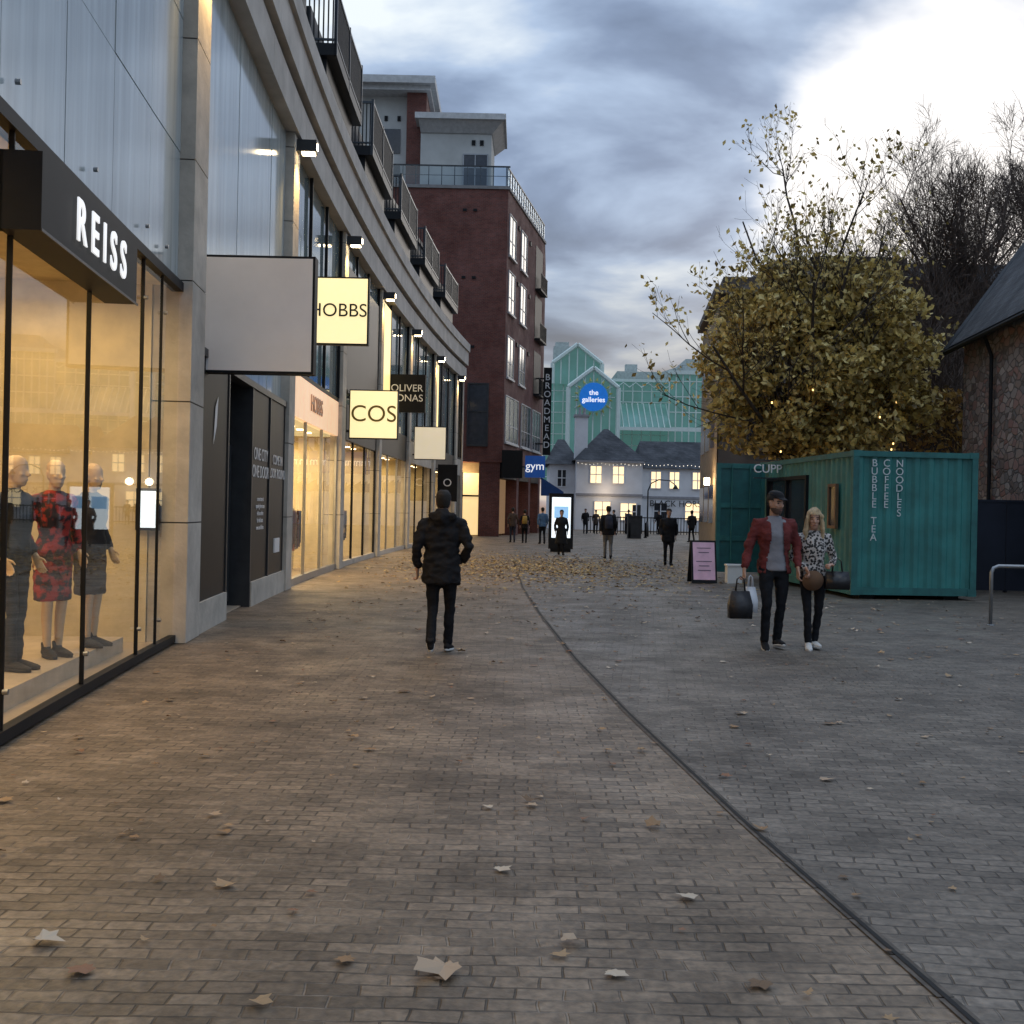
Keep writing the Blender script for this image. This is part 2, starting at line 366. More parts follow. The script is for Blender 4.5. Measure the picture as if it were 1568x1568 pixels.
def psign(name,y,x0,x1,z0,z1,face,text=None,tm=None,ts=.3,t=.14,fr=M_black,off=0):
    e=empty(name); g=G()
    g.box(x0,x1,y,y+t,z0,z1,0); g.box(x0+.03,x1-.03,y-.006,y,z0+.03,z1-.03,1)
    g.box(x0+.03,x1-.03,y+t,y+t+.006,z0+.03,z1-.03,1)
    for z in (z0+.2,z1-.2): g.box(fx(y)+.0,x0,y+.04,y+.10,z-.03,z+.03,2)
    g.obj('board',[fr,face,M_dark],e)
    if text: txt('lettering',text,((x0+x1)/2+off,y-.012,(z0+z1)/2),ts,FX,tm,e,ext=.004)
M_signlit=mat('lit_sign_face',(.8,.75,.55),.4,var=.05,emit=(1,.80,.38),estr=.95)
M_signlit2=mat('lit_sign_face_pale',(.8,.75,.6),.4,var=.05,emit=(1,.86,.60),estr=.4)
M_grey=mat('blank_sign_face',(.82,.79,.76),.6,var=.05,scale=1.5)
psign('blank_projecting_sign',13.6,-3.95,-2.5,3.22,4.68,M_grey,t=.2)
psign('hobbs_projecting_sign',21,-4.0,-2.82,4.68,5.98,M_signlit,'HOBBS',M_textk,.36,off=.0)
psign('cos_projecting_sign',29,-4.36,-3.06,3.38,4.68,M_signlit,'COS',mat('gold_lettering',(.25,.17,.03),.5),.62)
psign('dark_projecting_sign',37.6,-4.32,-3.05,4.85,6.15,M_blackpanel,'OLIVER\nBONAS',M_textp,.34)
psign('white_projecting_sign',43.6,-3.95,-2.67,3.5,4.82,M_signlit2)
psign('small_dark_sign',50.5,-3.45,-2.55,1.9,3.6,M_blackpanel,'O',M_textp,.5)

# ---------------------------------------------------------------- humans
def remesh(g,vox,amp=0,freq=9,sm=5,seed=0):
    me=bpy.data.meshes.new('t'); me.from_pydata(g.v,[],g.f); me.update()
    o=bpy.data.objects.new('t',me); COL.objects.link(o)
    r=o.modifiers.new('r','REMESH'); r.mode='VOXEL'; r.voxel_size=vox
    s=o.modifiers.new('s','SMOOTH'); s.factor=.5; s.iterations=sm
    dg=bpy.context.evaluated_depsgraph_get(); me2=bpy.data.meshes.new_from_object(o.evaluated_get(dg))
    vs=[]
    for v in me2.vertices:
        c=v.co.copy()
        if amp:
            q=Vector((c.x*freq+seed,c.y*freq,c.z*freq*1.6)); c+=v.normal*amp*(noise.noise(q)+.5*noise.noise(q*2.3))
        vs.append(c)
    fs=[tuple(p.vertices) for p in me2.polygons]
    bpy.data.objects.remove(o); bpy.data.meshes.remove(me2)
    return vs,fs
def hand(g,w,d,side,curl=.5,s=1):
    w=Vector(w); d=Vector(d).normalized(); wd=Vector((0,1,0)); wd=(wd-d*wd.dot(d)).normalized(); pn=d.cross(wd)*side
    g.tube([w-d*.03,w+d*.03,w+d*.085],[(.022,.026),(.016,.038),(.014,.040)],10,ref=tuple(wd),round_=True)
    for i,(of,l) in enumerate([(.030,.070),(.010,.080),(-.010,.074),(-.029,.058)]):
        b=w+d*.08+wd*of; c=curl*(1+.12*i); pts=[b]; dd=d.copy()
        for k,f in enumerate((.45,.32,.23)):
            dd=(Matrix.Rotation(c*(.5 if k==0 else .9)*-side,3,wd)@dd)
            pts.append(pts[-1]+dd*l*f)
        g.tube(pts,[.0095,.009,.008,.0065],6,ref=tuple(wd),round_=True)
    b=w+d*.025+wd*.03
    g.tube([b,b+d*.03+wd*.028,b+d*.062+wd*.034],[.012,.010,.008],6,ref=tuple(pn),round_=True)
def human(name,loc,heading,H,P,L,vox=.015,detail=True):
    s=H/1.75; mats=[]; out=G()
    def emit(g,m,vx,amp=0,sm=5,drop=None,rm=True):
        if m not in mats: mats.append(m)
        vs,fs=remesh(g,vx,amp,sm=sm,seed=R()*50) if rm else ([Vector(v) for v in g.v],g.f)
        if drop: fs=[f for f in fs if not drop(sum((vs[i] for i in f),Vector())/len(f))]
        out.add([v*s for v in vs],fs,mats.index(m))
    lean=P.get('lean',0); tw=P.get('turn',0)
    hips={-1:Vector((-.09,0,.90)),1:Vector((.09,0,.90))}
    sk=L['skin']
    g=G()
    bare=L.get('bare_legs')
    tr=L.get('leg_r',1.0)
    for sd in(-1,1):
        k=Vector(P['knee'][sd]); a=Vector(P['ank'][sd]); h=hips[sd]
        m1=h.lerp(k,.5); m2=k.lerp(a,.35)+Vector((0,-.012,0))
        lo=.048 if bare else L.get('cuff',.056)
        g.tube([h,m1,k,m2,a],[.094*tr,.080*tr,.060*tr,.057*tr,lo*(.75 if bare else 1)],12,round_=True)
    g.rings([(0,0,.80,.12,.09),(0,-.01,.88,.165,.115),(0,-.005,.98,.155,.105),(0,0,1.05,.14,.10)],18)
    emit(g,L['legs'],vox,0 if bare else .009)
    gs=G(); gw=G()
    for sd in(-1,1):
        a=Vector(P['ank'][sd]); pt=P.get('pitch',{}).get(sd,0); Mr=Matrix.Rotation(-pt,3,'X')@Matrix.Rotation(-sd*.12,3,'Z')
        f=lambda x,y,z:a+Mr@Vector((x,y,z))
        gs.tube([f(0,-.055,-.045),f(0,0,-.035),f(0,.07,-.045),f(0,.15,-.058),f(0,.19,-.062)],[(.036,.036),(.040,.042),(.044,.036),(.042,.024),(.030,.018)],12,round_=True)
        gs.tube([f(0,-.02,.05),f(0,-.01,-.03)],[.045,.042],10)
        vs=[];n=14
        for zz in (-.085,-.062):
            for k in range(n):
                t=2*math.pi*k/n; vs.append(f(.047*math.cos(t)*(1.0 if math.sin(t)>0 else .86),.062+.144*math.sin(t),zz))
        gw.add(vs,[tuple(range(n))[::-1],tuple(range(n,2*n))]+[(k,(k+1)%n,n+(k+1)%n,n+k) for k in range(n)])
    emit(gs,L['shoe'],min(vox,.012),0,3); emit(gw,L.get('sole',L['shoe']),.01,rm=False)
    T=Matrix.Translation((0,0,.95))@Matrix.Rotation(-lean,4,'X')@Matrix.Rotation(tw,4,'Z')@Matrix.Translation((0,0,-.95))
    hem=L.get('hem',.82); bk=L.get('bulk',1.0); fem=L.get('fem',0)
    sw=.185-(.025 if fem else 0)
    def torso(g,hem,bk,ex=0):
        top=[(0,.0,hem,(.185 if not fem else .17)*bk*L.get('flare',1)+ex,.125*bk*L.get('flare',1)+ex),(0,-.005,.95,.175*bk+ex,.12*bk+ex),(0,0,1.08,(.158 if not fem else .128)*bk+ex,.112*bk+ex),(0,.008,1.25,(.185 if not fem else .155)*bk+ex,(.128 if not fem else .125)*bk+ex),
             (0,-.005,1.37,(sw+.0)*bk+ex,.105*bk+ex),(0,-.012,1.43,.135*bk+ex,.082+ex),(0,-.012,1.475,.066+ex,.062+ex)]
        if hem>.95: top.pop(1)
        g.rings(top,24,T=T,power=.9)
    def arms(g,bk,ex=0,stop=1.0):
        for sd in(-1,1):
            S=T@Vector((sd*sw,-.01,1.395)); E=Vector(P['elb'][sd]); W=Vector(P['wri'][sd])
            g.tube([T@Vector((sd*.10,-.01,1.40)),S,S.lerp(E,.5),E,E.lerp(W,.45),E.lerp(W,stop)],[.055*bk+ex,.066*bk+ex,.056*bk+ex,.050*bk+ex,.046*bk+ex,.038*bk+ex],12,round_=False)
    if L.get('shirt'):
        g=G(); torso(g,.86,.93); emit(g,L['shirt'],vox,.005)
    g=G(); torso(g,hem,bk,.0); arms(g,bk,0,.96)
    if L.get('hood'):
        g.tube([T@Vector(p) for p in [(-.12,.02,1.44),(-.11,-.08,1.46),(0,-.125,1.44),(.11,-.08,1.46),(.12,.02,1.44)]],[.03,.05,.062,.05,.03],12,round_=True)
        g.tube([T@Vector((0,-.10,1.50)),T@Vector((0,-.12,1.36))],[(.10,.045),(.06,.03)],12,round_=True)
    dr=None
    if L.get('open'):
        dr=lambda c:(c.y>.02 and abs(c.x)<.065+max(0,(1.25-c.z))*.13 and c.z<1.5)
    emit(g,L['top'],vox,L.get('fold',.012),4,drop=dr)
    if L.get('strap'):
        g=G(); g.rings([(0,-.17,1.0,.13,.06),(0,-.19,1.15,.14,.08),(0,-.18,1.32,.13,.07),(0,-.15,1.42,.10,.05)],16,T=T); emit(g,L['strap'],vox)
    hy=P.get('head_yaw',0); hp=P.get('head_pitch',0)
    HC=Matrix.Translation(T@Vector((0,.015,1.60)))@Matrix.Rotation(hy,4,'Z')@Matrix.Rotation(hp,4,'X')
    g=G(); ring=[(-.125,.022,.024,.048),(-.112,.038,.045,.035),(-.08,.054,.068,.02),(-.04,.064,.084,.008),(0,.070,.092,.003),(.04,.074,.096,-.002),(.075,.070,.090,-.006),(.105,.052,.068,-.008),(.125,.026,.034,-.01)]
    g.rings([(0,cy,z+.02,rx,ry) for z,rx,ry,cy in ring],24,T=HC)
    g.tube([T@Vector((0,-.02,1.40)),HC@Vector((0,-.012,-.06))],[.056,.050],12)
    if detail:
        g.tube([HC@Vector((0,.084,.035)),HC@Vector((0,.104,-.0)),HC@Vector((0,.112,-.018))],[.009,.012,.016],8,ref=(1,0,0),round_=True)
        for sd in(-1,1):
            g.tube([HC@Vector((sd*.072,.0,-.02)),HC@Vector((sd*.078,-.008,.028))],[(.008,.014),(.009,.02)],8,round_=True)
            g.tube([HC@Vector((sd*.045,.068,-.005)),HC@Vector((sd*.03,.078,-.015))],[.016,.014],8,round_=True)
        g.tube([HC@Vector((-.02,.082,-.052)),HC@Vector((0,.088,-.052)),HC@Vector((.02,.082,-.052))],[.009,.012,.009],8,round_=True)
    emit(g,sk,.009 if detail else .02,0,2)
    if detail and not L.get('mannequin'):
        g=G()
        for sd in(-1,1):
            c=HC@Vector((sd*.030,.082,.022)); g.tube([c-HC.to_3x3()@Vector((.010,0,0)),c+HC.to_3x3()@Vector((.010,0,0))],[(.007,.007)]*2,8,round_=True)
            g.tube([HC@Vector((sd*.014,.091,.040)),HC@Vector((sd*.032,.088,.046)),HC@Vector((sd*.05,.074,.040))],[.0035,.005,.003],6,round_=True)
        emit(g,L.get('brow',L['hair']),.01,rm=False)
        g=G(); g.tube([HC@Vector((-.022,.088,-.052)),HC@Vector((0,.098,-.050)),HC@Vector((.022,.088,-.052))],[.004,.006,.004],6,round_=True)
        emit(g,M_lip,.01,rm=False)
    if L.get('hair'):
        g=G(); hs=L.get('hairtype','short')
        e=.012 if hs=='short' else .018
        g.rings([(0,cy-.004,z+.026,rx+e,ry+e) for z,rx,ry,cy in ring[2:]],24,T=HC)
        Hi=HC.inverted()
        def dh(c):
            q=Hi@c
            if hs=='short': return (q.y>.045 and q.z<.085) or (q.y>-.03 and q.z<.045) or q.z<-.045
            return (q.y>.035 and q.z<.075 and abs(q.x)<.062) or q.z<-.06
        emit(g,L['hair'],.010,.006,3,drop=dh)
        if hs=='long':
            g=G()
            for sd in(-1,1):
                g.tube([HC@Vector((sd*.03,.03,.125)),HC@Vector((sd*.085,.04,.05)),HC@Vector((sd*.092,.035,-.05)),HC@Vector((sd*.105,.04,-.15)),HC@Vector((sd*.10,.055,-.25))],[(.025,.03),(.024,.036),(.028,.04),(.034,.04),(.016,.02)],10,round_=True)
            g.tube([HC@Vector((0,-.05,.12)),HC@Vector((0,-.10,.02)),HC@Vector((0,-.10,-.1)),HC@Vector((0,-.12,-.24))],[(.06,.04),(.085,.04),(.10,.045),(.06,.03)],12,round_=True)
            emit(g,L['hair'],.011,.014,2)
        if L.get('beard'):
            g=G(); g.rings([(0,cy+.004,z+.018,rx+.006,ry+.006) for z,rx,ry,cy in ring[:4]],20,T=HC)
            emit(g,L['beard'],.009,.003,2,drop=lambda c:(Hi@c).z>-.035 or (Hi@c).y<-.01)
        if L.get('cap'):
            g=G(); g.rings([(0,-.004,.070,.086,.106),(0,-.006,.11,.083,.102),(0,-.008,.14,.06,.075),(0,-.008,.152,.02,.03)],20,T=HC)
            g.tube([HC@Vector((0,.08,.078)),HC@Vector((0,.16,.062))],[(.065,.010),(.05,.006)],10,ref=(0,0,1))
            emit(g,L['cap'],.009)
    g=G(); any_=False
    for sd in(-1,1):
        if P.get('hide',{}).get(sd): continue
        any_=True; W=Vector(P['wri'][sd]); E=Vector(P['elb'][sd]); d=(W-E).normalized()
        d=Vector(P.get('hd',{}).get(sd,d)).normalized()
        hand(g,W+d*.01,d,sd,P.get('curl',{}).get(sd,.45))
    if any_: emit(g,L.get('glove',sk),.0065 if detail else .012,0,1)
    for fn in P.get('extra',[]):
        fn(out,mats,s)
    o=out.obj(name,mats,None,True); o.location=loc; o.rotation_euler=(0,0,heading)
    return o
M_lip=mat('lips',(.28,.10,.08),.5)
SK=mat('skin',(.46,.27,.19),.5,var=.06)
K1=mat('black_coat_cloth',(.009,.009,.011),.8,var=.3,scale=12,bump=.3,spec=.3)
K2=mat('black_jeans',(.010,.011,.014),.85,var=.3,scale=15,bump=.2,spec=.2)
M_sole=mat('white_rubber',(.6,.6,.58),.6); M_hairk=mat('dark_hair',(.012,.009,.007),.7,var=.4,scale=40,bump=.5); 
M_blonde=mat('blonde_hair',(.50,.37,.21),.55,var=.4,scale=30,bump=.7,stretch=(1,1,.2))
M_red=mat('burgundy_jacket',(.13,.028,.026),.85,var=.3,scale=8,bump=.4,spec=.25)
M_tee=mat('grey_tshirt',(.22,.22,.24),.9,var=.12,scale=8,bump=.2)
def leopard():
    m=bpy.data.materials.new('printed_blouse'); m.use_nodes=True; nt=m.node_tree; b=nt.nodes['Principled BSDF']
    tc=nt.nodes.new('ShaderNodeTexCoord'); v=nt.nodes.new('ShaderNodeTexVoronoi'); v.inputs['Scale'].default_value=34
    r=nt.nodes.new('ShaderNodeValToRGB'); r.color_ramp.elements[0].position=.46; r.color_ramp.elements[1].position=.56
    r.color_ramp.elements[0].color=(.02,.02,.02,1); r.color_ramp.elements[1].color=(.46,.43,.40,1)
    nt.links.new(tc.outputs['Object'],v.inputs[0]); nt.links.new(v.outputs['Distance'],r.inputs[0]); nt.links.new(r.outputs[0],b.inputs['Base Color'])
    b.inputs['Roughness'].default_value=.8; return m
M_leo=leopard()
human('man_walking_away',(-.76,12.1,.006),math.radians(-3),1.79,dict(
  knee={-1:(-.095,.03,.48),1:(.085,.10,.49)},ank={-1:(-.085,-.17,.135),1:(.065,.15,.088)},pitch={-1:-.45,1:.05},
  elb={-1:(-.275,-.06,1.13),1:(.30,-.07,1.14)},wri={-1:(-.275,.07,.89),1:(.20,.12,.955)},hide={1:True},curl={-1:.7},head_pitch=-.06,lean=.03),
  dict(skin=SK,glove=SK,legs=K2,shoe=K1,sole=M_sole,top=K1,hem=.74,bulk=1.15,hood=1,hair=M_hairk,fold=.024,leg_r=1.0,cuff=.055))
def bag(x,y,z,w,d,h,m,strap=.25,top=.8):
    def fn(out,mats,s):
        if m not in mats: mats.append(m)
        g=G(); k=mats.index(m)
        vs=[]
        for zz,q in((0,1),(h*.5,1.04),(h,top)):
            vs+=[((x+a*w/2*q),(y+b*d/2*(q if zz<h else .35)),z+zz) for a,b in((-1,-1),(1,-1),(1,1),(-1,1))]
        fs=[(3,2,1,0),(8,9,10,11)]+[(r*4+i,r*4+(i+1)%4,r*4+4+(i+1)%4,r*4+4+i) for r in(0,1) for i in range(4)]
        g.add(vs,fs,k)
        for yy in (-d*.15,d*.15):
            g.tube([(x-w*.22,y+yy,z+h*.97),(x-w*.16,y+yy*.4,z+h+strap*.8),(x,y,z+h+strap),(x+w*.16,y+yy*.4,z+h+strap*.8),(x+w*.22,y+yy,z+h*.97)],[.006]*5,6,k)
        out.add([Vector(v)*s for v in g.v],g.f,k)
    return fn
M_bagk=mat('black_paper_bag',(.015,.016,.02),.45,var=.3,bump=.3); M_bagw=mat('white_paper_bag',(.6,.62,.65),.5,var=.1)
M_leather=mat('black_leather',(.015,.015,.017),.3,bump=.2)
human('man_with_shopping_bags',(3.14,13.1,.006),math.pi+.04,1.88,dict(
  knee={1:(.10,.10,.49),-1:(-.085,.02,.48)},ank={1:(.10,.05,.09),-1:(-.065,-.06,.10)},pitch={1:.1,-1:-.15},
  elb={1:(.29,.0,1.12),-1:(-.265,-.02,1.13)},wri={1:(.345,.06,.875),-1:(-.24,.10,.90)},hd={1:(.05,.02,-1),-1:(0,.1,-1)},curl={1:1.3,-1:.6},
  head_yaw=.45,head_pitch=-.12,
  extra=[bag(.40,.12,.34,.24,.14,.30,M_bagk,.16),bag(.265,.02,.40,.12,.20,.28,M_bagw,.13)]),
  dict(skin=SK,legs=K2,shoe=K1,sole=M_sole,top=M_red,shirt=M_tee,hem=.84,bulk=1.03,open=1,hair=M_hairk,cap=K1,beard=mat('stubble',(.10,.06,.045),.8),fold=.02,leg_r=.95,cuff=.05))
def hat(out,mats,s):
    m=mat('brown_felt_hat',(.16,.09,.05),.85)
    mats.append(m); g=G()
    T=Matrix.Translation((.04,.20,.86))@Matrix.Rotation(math.radians(75),4,'X')
    g.rings([(0,0,-.004,.13,.13),(0,0,.004,.13,.13),(0,0,.008,.075,.08),(0,0,.07,.068,.072),(0,0,.085,.035,.045)],24,T=T)
    out.add([Vector(v)*s for v in g.v],g.f,len(mats)-1)
human('woman_with_handbag',(3.62,13.15,.006),math.pi-.05,1.68,dict(
  knee={1:(.075,.08,.49),-1:(-.075,.03,.48)},ank={1:(.05,.06,.09),-1:(-.045,-.04,.095)},pitch={1:.08,-1:-.1},
  elb={1:(.25,-.03,1.13),-1:(-.26,-.02,1.12)},wri={1:(.12,.19,1.00),-1:(-.18,.19,1.06)},curl={1:1.0,-1:1.1},hd={1:(-.2,.6,-.7),-1:(.5,.7,0)},
  head_yaw=-.1,head_pitch=-.05,
  extra=[bag(-.26,.17,.76,.28,.14,.22,M_leather,.16,.95),hat]),
  dict(skin=SK,legs=K2,shoe=M_sole,sole=M_sole,top=M_leo,hem=.90,bulk=1.0,fem=1,hair=M_blonde,hairtype='long',brow=M_hairk,fold=.012,leg_r=.88,cuff=.047))
def walk(a=.14,arm=.1):
    return dict(knee={-1:(-.09,.09,.49),1:(.09,.03,.49)},ank={-1:(-.08,a,.09),1:(.08,-a,.11)},pitch={1:-.3},
      elb={-1:(-.25,-.08,1.14),1:(.25,-.04,1.14)},wri={-1:(-.24,-.04-arm*.3,.90),1:(.24,arm+.05,.91)},lean=.03)
G1=mat('grey_trousers',(.12,.12,.12),.85); NV=mat('navy_cloth',(.02,.025,.045),.85); BL=mat('blue_top',(.06,.13,.24),.85); YL=mat('mustard_scarf',(.35,.22,.05),.85); TR=mat('brown_coat',(.06,.04,.03),.85)
def ped(name,x,y,h,head,top,legs,hair=M_hairk,**k):
    a=k.pop('a',.14); L=dict(skin=SK,legs=legs,shoe=K1,top=top,hair=hair,fold=.012); L.update(k)
    human(name,(x,y,.005),head,h,walk(a),L,.024,False)
ped('pedestrian_with_backpack',3.2,36.3,1.78,0,K1,G1,strap=NV,bulk=1.15,sole=M_sole,hem=.8)
ped('pedestrian_in_dark_jacket',4.75,33.2,1.72,math.pi,K1,K2,hem=.72,bulk=1.12,a=.06)
ped('woman_in_long_coat',1.78,39.2,1.62,math.pi,K1,K2,hem=.42,flare=1.35,bulk=1.1,a=.05,fem=1)
ped('pedestrian_in_blue_top',1.45,51.5,1.72,.2,BL,K2,hem=.82)
ped('pedestrian_with_scarf',.05,53,1.68,.1,TR,NV,hem=.8,fem=1)
ped('pedestrian_walking',.62,52.4,1.6,0,K1,K2,hem=.75,fem=1,strap=YL)
ped('pedestrian_far',5.1,76,1.75,math.pi,K1,K2,hem=.75); ped('pedestrian_far',5.9,77,1.68,math.pi,TR,K2,hem=.7,fem=1)
ped('pedestrian_far',9.85,60,1.75,.3,K1,K2,hem=.75); ped('pedestrian_far',8.3,78,1.75,0,NV,K2,hem=.75)
ped('pedestrian_far',3.3,72,1.7,0,K1,K2,hem=.7); ped('pedestrian_far',6.9,74,1.7,1.2,K1,G1,hem=.75); ped('pedestrian_far',10.6,79,1.72,2.5,K1,K2,hem=.7)
MQ=mat('mannequin_plastic',(.62,.46,.30),.35,var=.03)
def dress(name,c1,c2,sc_):
    m=mat(name,c1,.7,scale=sc_,var=.1); r=[n for n in m.node_tree.nodes if n.type=='VALTORGB'][0]
    r.color_ramp.elements[0].color=(*c1,1); r.color_ramp.elements[1].color=(*c2,1); r.color_ramp.elements[0].position=.45; r.color_ramp.elements[1].position=.56; return m
D1=dress('red_print_dress',(.02,.01,.015),(.34,.025,.018),14); D2=mat('dark_dress',(.02,.018,.02),.7); D3=mat('black_outfit',(.012,.012,.012),.7)
def mann(name,x,y,z,hd,top,legs=None,hem=.5):
    human(name,(x,y,z),hd,1.80,dict(knee={-1:(-.07,.03,.49),1:(.07,.05,.49)},ank={-1:(-.06,0,.09),1:(.06,.03,.09)},
      elb={-1:(-.24,-.08,1.14),1:(.24,-.08,1.14)},wri={-1:(-.22,.05,.92),1:(.22,.06,.92)},curl={-1:.3,1:.3}),
      dict(skin=MQ,legs=legs or MQ,bare_legs=legs is None,shoe=D3,top=top,hem=hem,fem=1,mannequin=1,fold=.01,leg_r=.85,flare=.95),.018,True)
mann('shop_mannequin',-4.17,10.0,.17,math.radians(-130),D1)
mann('shop_mannequin',-4.12,10.75,.17,math.radians(-110),D2)
mann('shop_mannequin',-4.15,9.15,.17,math.radians(-100),D3,D3,.8)
mann('shop_mannequin',-5.1,23.3,.03,math.radians(-120),mat('burgundy_dress',(.12,.02,.02),.8))
mann('shop_mannequin',-5.0,31.2,.03,math.radians(-120),D2)

# ---------------------------------------------------------------- red brick building
M_brick=brickmat('red_brick',(.155,.045,.032),(.105,.032,.025),(.11,.085,.075),.225,.075,.010,rough=.85,var=.28,bump=.5)
M_render=mat('pale_render',(.50,.51,.49),.8,var=.1,scale=1)
M_dwin=mat('dark_window',(.03,.035,.045),.08,spec=.6,var=.3)
M_wframe=mat('window_frame',(.45,.45,.45),.5)
RB=empty('brick_apartment_building')
A=Vector((-.6,63.5)); Bv=Vector((1.93,76.5)); dv=(Bv-A).normalized(); nv=Vector((dv.y,-dv.x)); LEN=(Bv-A).length
def ST(t,o,z):
    p=A+dv*t+nv*o; return (p.x,p.y,z)
g=G()
def prism(g,pts,z0,z1,m=0):
    n=len(pts); vs=[(*p,z0) for p in pts]+[(*p,z1) for p in pts]
    g.add(vs,[tuple(range(n))[::-1],tuple(range(n,2*n))]+[(i,(i+1)%n,n+(i+1)%n,n+i) for i in range(n)],m)
prism(g,[(-12,63.5),(-.6,63.5),(1.93,76.5),(2.2,84),(-12,84)],4.3,20.1)
prism(g,[(-12,64.8),(-2.0,64.8),(.3,77),(-12,77)],0,4.3,1)
for (x0,x1) in [(-1.95,-.75)]: g.box(x0,x1,63.55,64.4,0,4.3,0)
g.box(-12,-4.0,63.55,64.79,0,4.3,0)
for t in (4.6,8.8,12.6):
    g.box(t,t+.7,-.9,-.03,0,4.3,0,T=lambda a,b,c:ST(a,b,c))
g.obj('walls',[M_brick,mat('lobby_wall',(.35,.30,.22),.8)],RB)
g=G()
def swin(t0,t1,z0,z1,n=2):
    g.box(t0,t1,0,.03,z0,z1,0,T=lambda a,b,c:ST(a,b,c))
    fr=.06
    for a0,a1,b0,b1 in [(t0-fr,t0,z0-fr,z1+fr),(t1,t1+fr,z0-fr,z1+fr),(t0,t1,z0-fr,z0),(t0,t1,z1,z1+fr)]:
        g.box(a0,a1,-.02,.07,b0,b1,1,T=lambda a,b,c:ST(a,b,c))
    for i in range(1,n): 
        a=t0+(t1-t0)*i/n; g.box(a-.03,a+.03,.03,.055,z0,z1,1,T=lambda a,b,c:ST(a,b,c))
    g.box(t0,t1,.03,.05,z0+(z1-z0)*.35,z0+(z1-z0)*.35+.05,1,T=lambda a,b,c:ST(a,b,c))
    g.box(t0-.1,t1+.1,.0,.14,z0-.18,z0-.075,1,T=lambda a,b,c:ST(a,b,c))
for z0,z1 in [(16.5,18.8),(13.2,15.5),(9.4,11.7)]:
    swin(.55,2.4,z0,z1,2); swin(4.3,6.1,z0,z1,2); 
for z0,z1 in [(5.6,8.2)]:
    swin(.4,4.2,z0,z1,3); swin(5.4,8.6,z0,z1,3); swin(9.4,12.4,z0,z1,3)
g.box(-2.65,-1.55,63.46,63.5,5.3,8.8,0)
for q in [(-2.72,-2.65,5.2,8.87),(-1.55,-1.48,5.2,8.87),(-2.65,-1.55,5.2,5.3),(-2.65,-1.55,8.8,8.87),(-2.65,-1.55,7.2,7.26)]: g.box(q[0],q[1],63.42,63.52,q[2],q[3],2)
g.obj('windows',[mat('side_window_glass',(.03,.035,.045),.15,spec=.3,var=.3),M_wframe,M_dark],RB)
g=G()
for z0,z1 in [(16.2,19.2),(12.9,15.9),(9.2,12.2)]:
    g.box(9.6,12.3,-.0,.02,z0,z1,1,T=lambda a,b,c:ST(a,b,c)); g.box(9.6,12.3,.04,.4,z0,z0+.12,1,T=lambda a,b,c:ST(a,b,c)); g.box(9.6,12.3,.38,.4,z0+1.1,z0+1.15,1,T=lambda a,b,c:ST(a,b,c))
    t=9.6
    while t<12.3: g.box(t,t+.03,.38,.4,z0+.12,z0+1.12,1,T=lambda a,b,c:ST(a,b,c)); t+=.15
for t0,t1 in ((.3,4.5),(5.4,8.7),(9.6,12.5)):
    g.box(t0,t1,-.75,-.7,.1,3.4,2,T=lambda a,b,c:ST(a,b,c)); g.box(t0,t1,-.7,-.02,3.4,4.3,3,T=lambda a,b,c:ST(a,b,c))
g.box(-3.9,-2.0,64.7,64.78,.05,3.7,4); g.box(-3.0,-2.92,64.62,64.7,.05,3.7,3); g.box(-3.9,-2.0,64.62,64.7,2.3,2.4,3)
g.obj('bays',[M_dwin,M_black,mat('dim_shop_window',(.04,.04,.05),.1,emit=(1,.6,.3),estr=.2),M_black,mat('lit_lobby',(.7,.6,.4),.6,emit=(1,.70,.32),estr=.9)],RB)
light('POINT','lobby_light',(-2.9,64.0,3.6),90,(1,.65,.3),RB,shadow_soft_size=.3)
g=G(); g.box(-12,-.5,63.42,63.7,20.1,20.28,0)
g.box(0,LEN,-.2,.08,20.1,20.28,0,T=lambda a,b,c:ST(a,b,c))
for x in (-3.2,-2.6):
    for z in (18.8,14.9,10.9): g.box(x,x+.22,63.44,63.5,z,z+.14,1)
for t in (3.3,7.2):
    for z in (18.6,15.2,11.5): g.box(t,t+.35,0,.08,z,z+.25,1,T=lambda a,b,c:ST(a,b,c))
g.obj('coping_and_vents',[mat('coping',(.2,.2,.2),.7),M_black],RB)
g=G()
x=-12
while x<=-.6: g.box(x,x+.05,63.52,63.57,20.28,21.4); x+=.75
g.box(-12,-.5,63.5,63.57,21.38,21.46); g.box(-12,-.5,63.52,63.54,20.85,20.88)
t=0
while t<=LEN: g.box(t,t+.05,-.08,-.03,20.28,21.4,T=lambda a,b,c:ST(a,b,c)); t+=.75
g.box(0,LEN,-.1,-.04,21.38,21.46,T=lambda a,b,c:ST(a,b,c)); g.box(0,LEN,-.08,-.06,20.85,20.88,T=lambda a,b,c:ST(a,b,c))
g.obj('roof_railings',M_dark,RB)
g=G(); g.add([(-12,63.5,20.3),(-.55,63.5,20.3),(-.55,63.5,21.38),(-12,63.5,21.38)],[(0,1,2,3)]); g.add([ST(0,-.065,20.3),ST(LEN,-.065,20.3),ST(LEN,-.065,21.38),ST(0,-.065,21.38)],[(0,1,2,3)]); g.obj('railing_glass',glass('rail_glass',(.62,.70,.75),.08,.25),RB)
g=G()
prism(g,[(-6.0,66.5),(-1.7,66.5),(-1.6,70.5),(-6,70.5)],20.1,24.6,0)
prism(g,[(-6.3,65.6),(-.85,65.6),(-.8,71),(-6.3,71)],24.9,25.25,2)
g.add([(-6.1,65.8,24.9),(-1.0,65.8,24.9),(-.9,70.9,24.9),(-6.1,70.9,24.9),(-6.0,66.4,24.3),(-1.65,66.4,24.3),(-1.55,70.6,24.3),(-6,70.6,24.3)],[(0,1,5,4),(1,2,6,5),(4,5,6,7)],2)
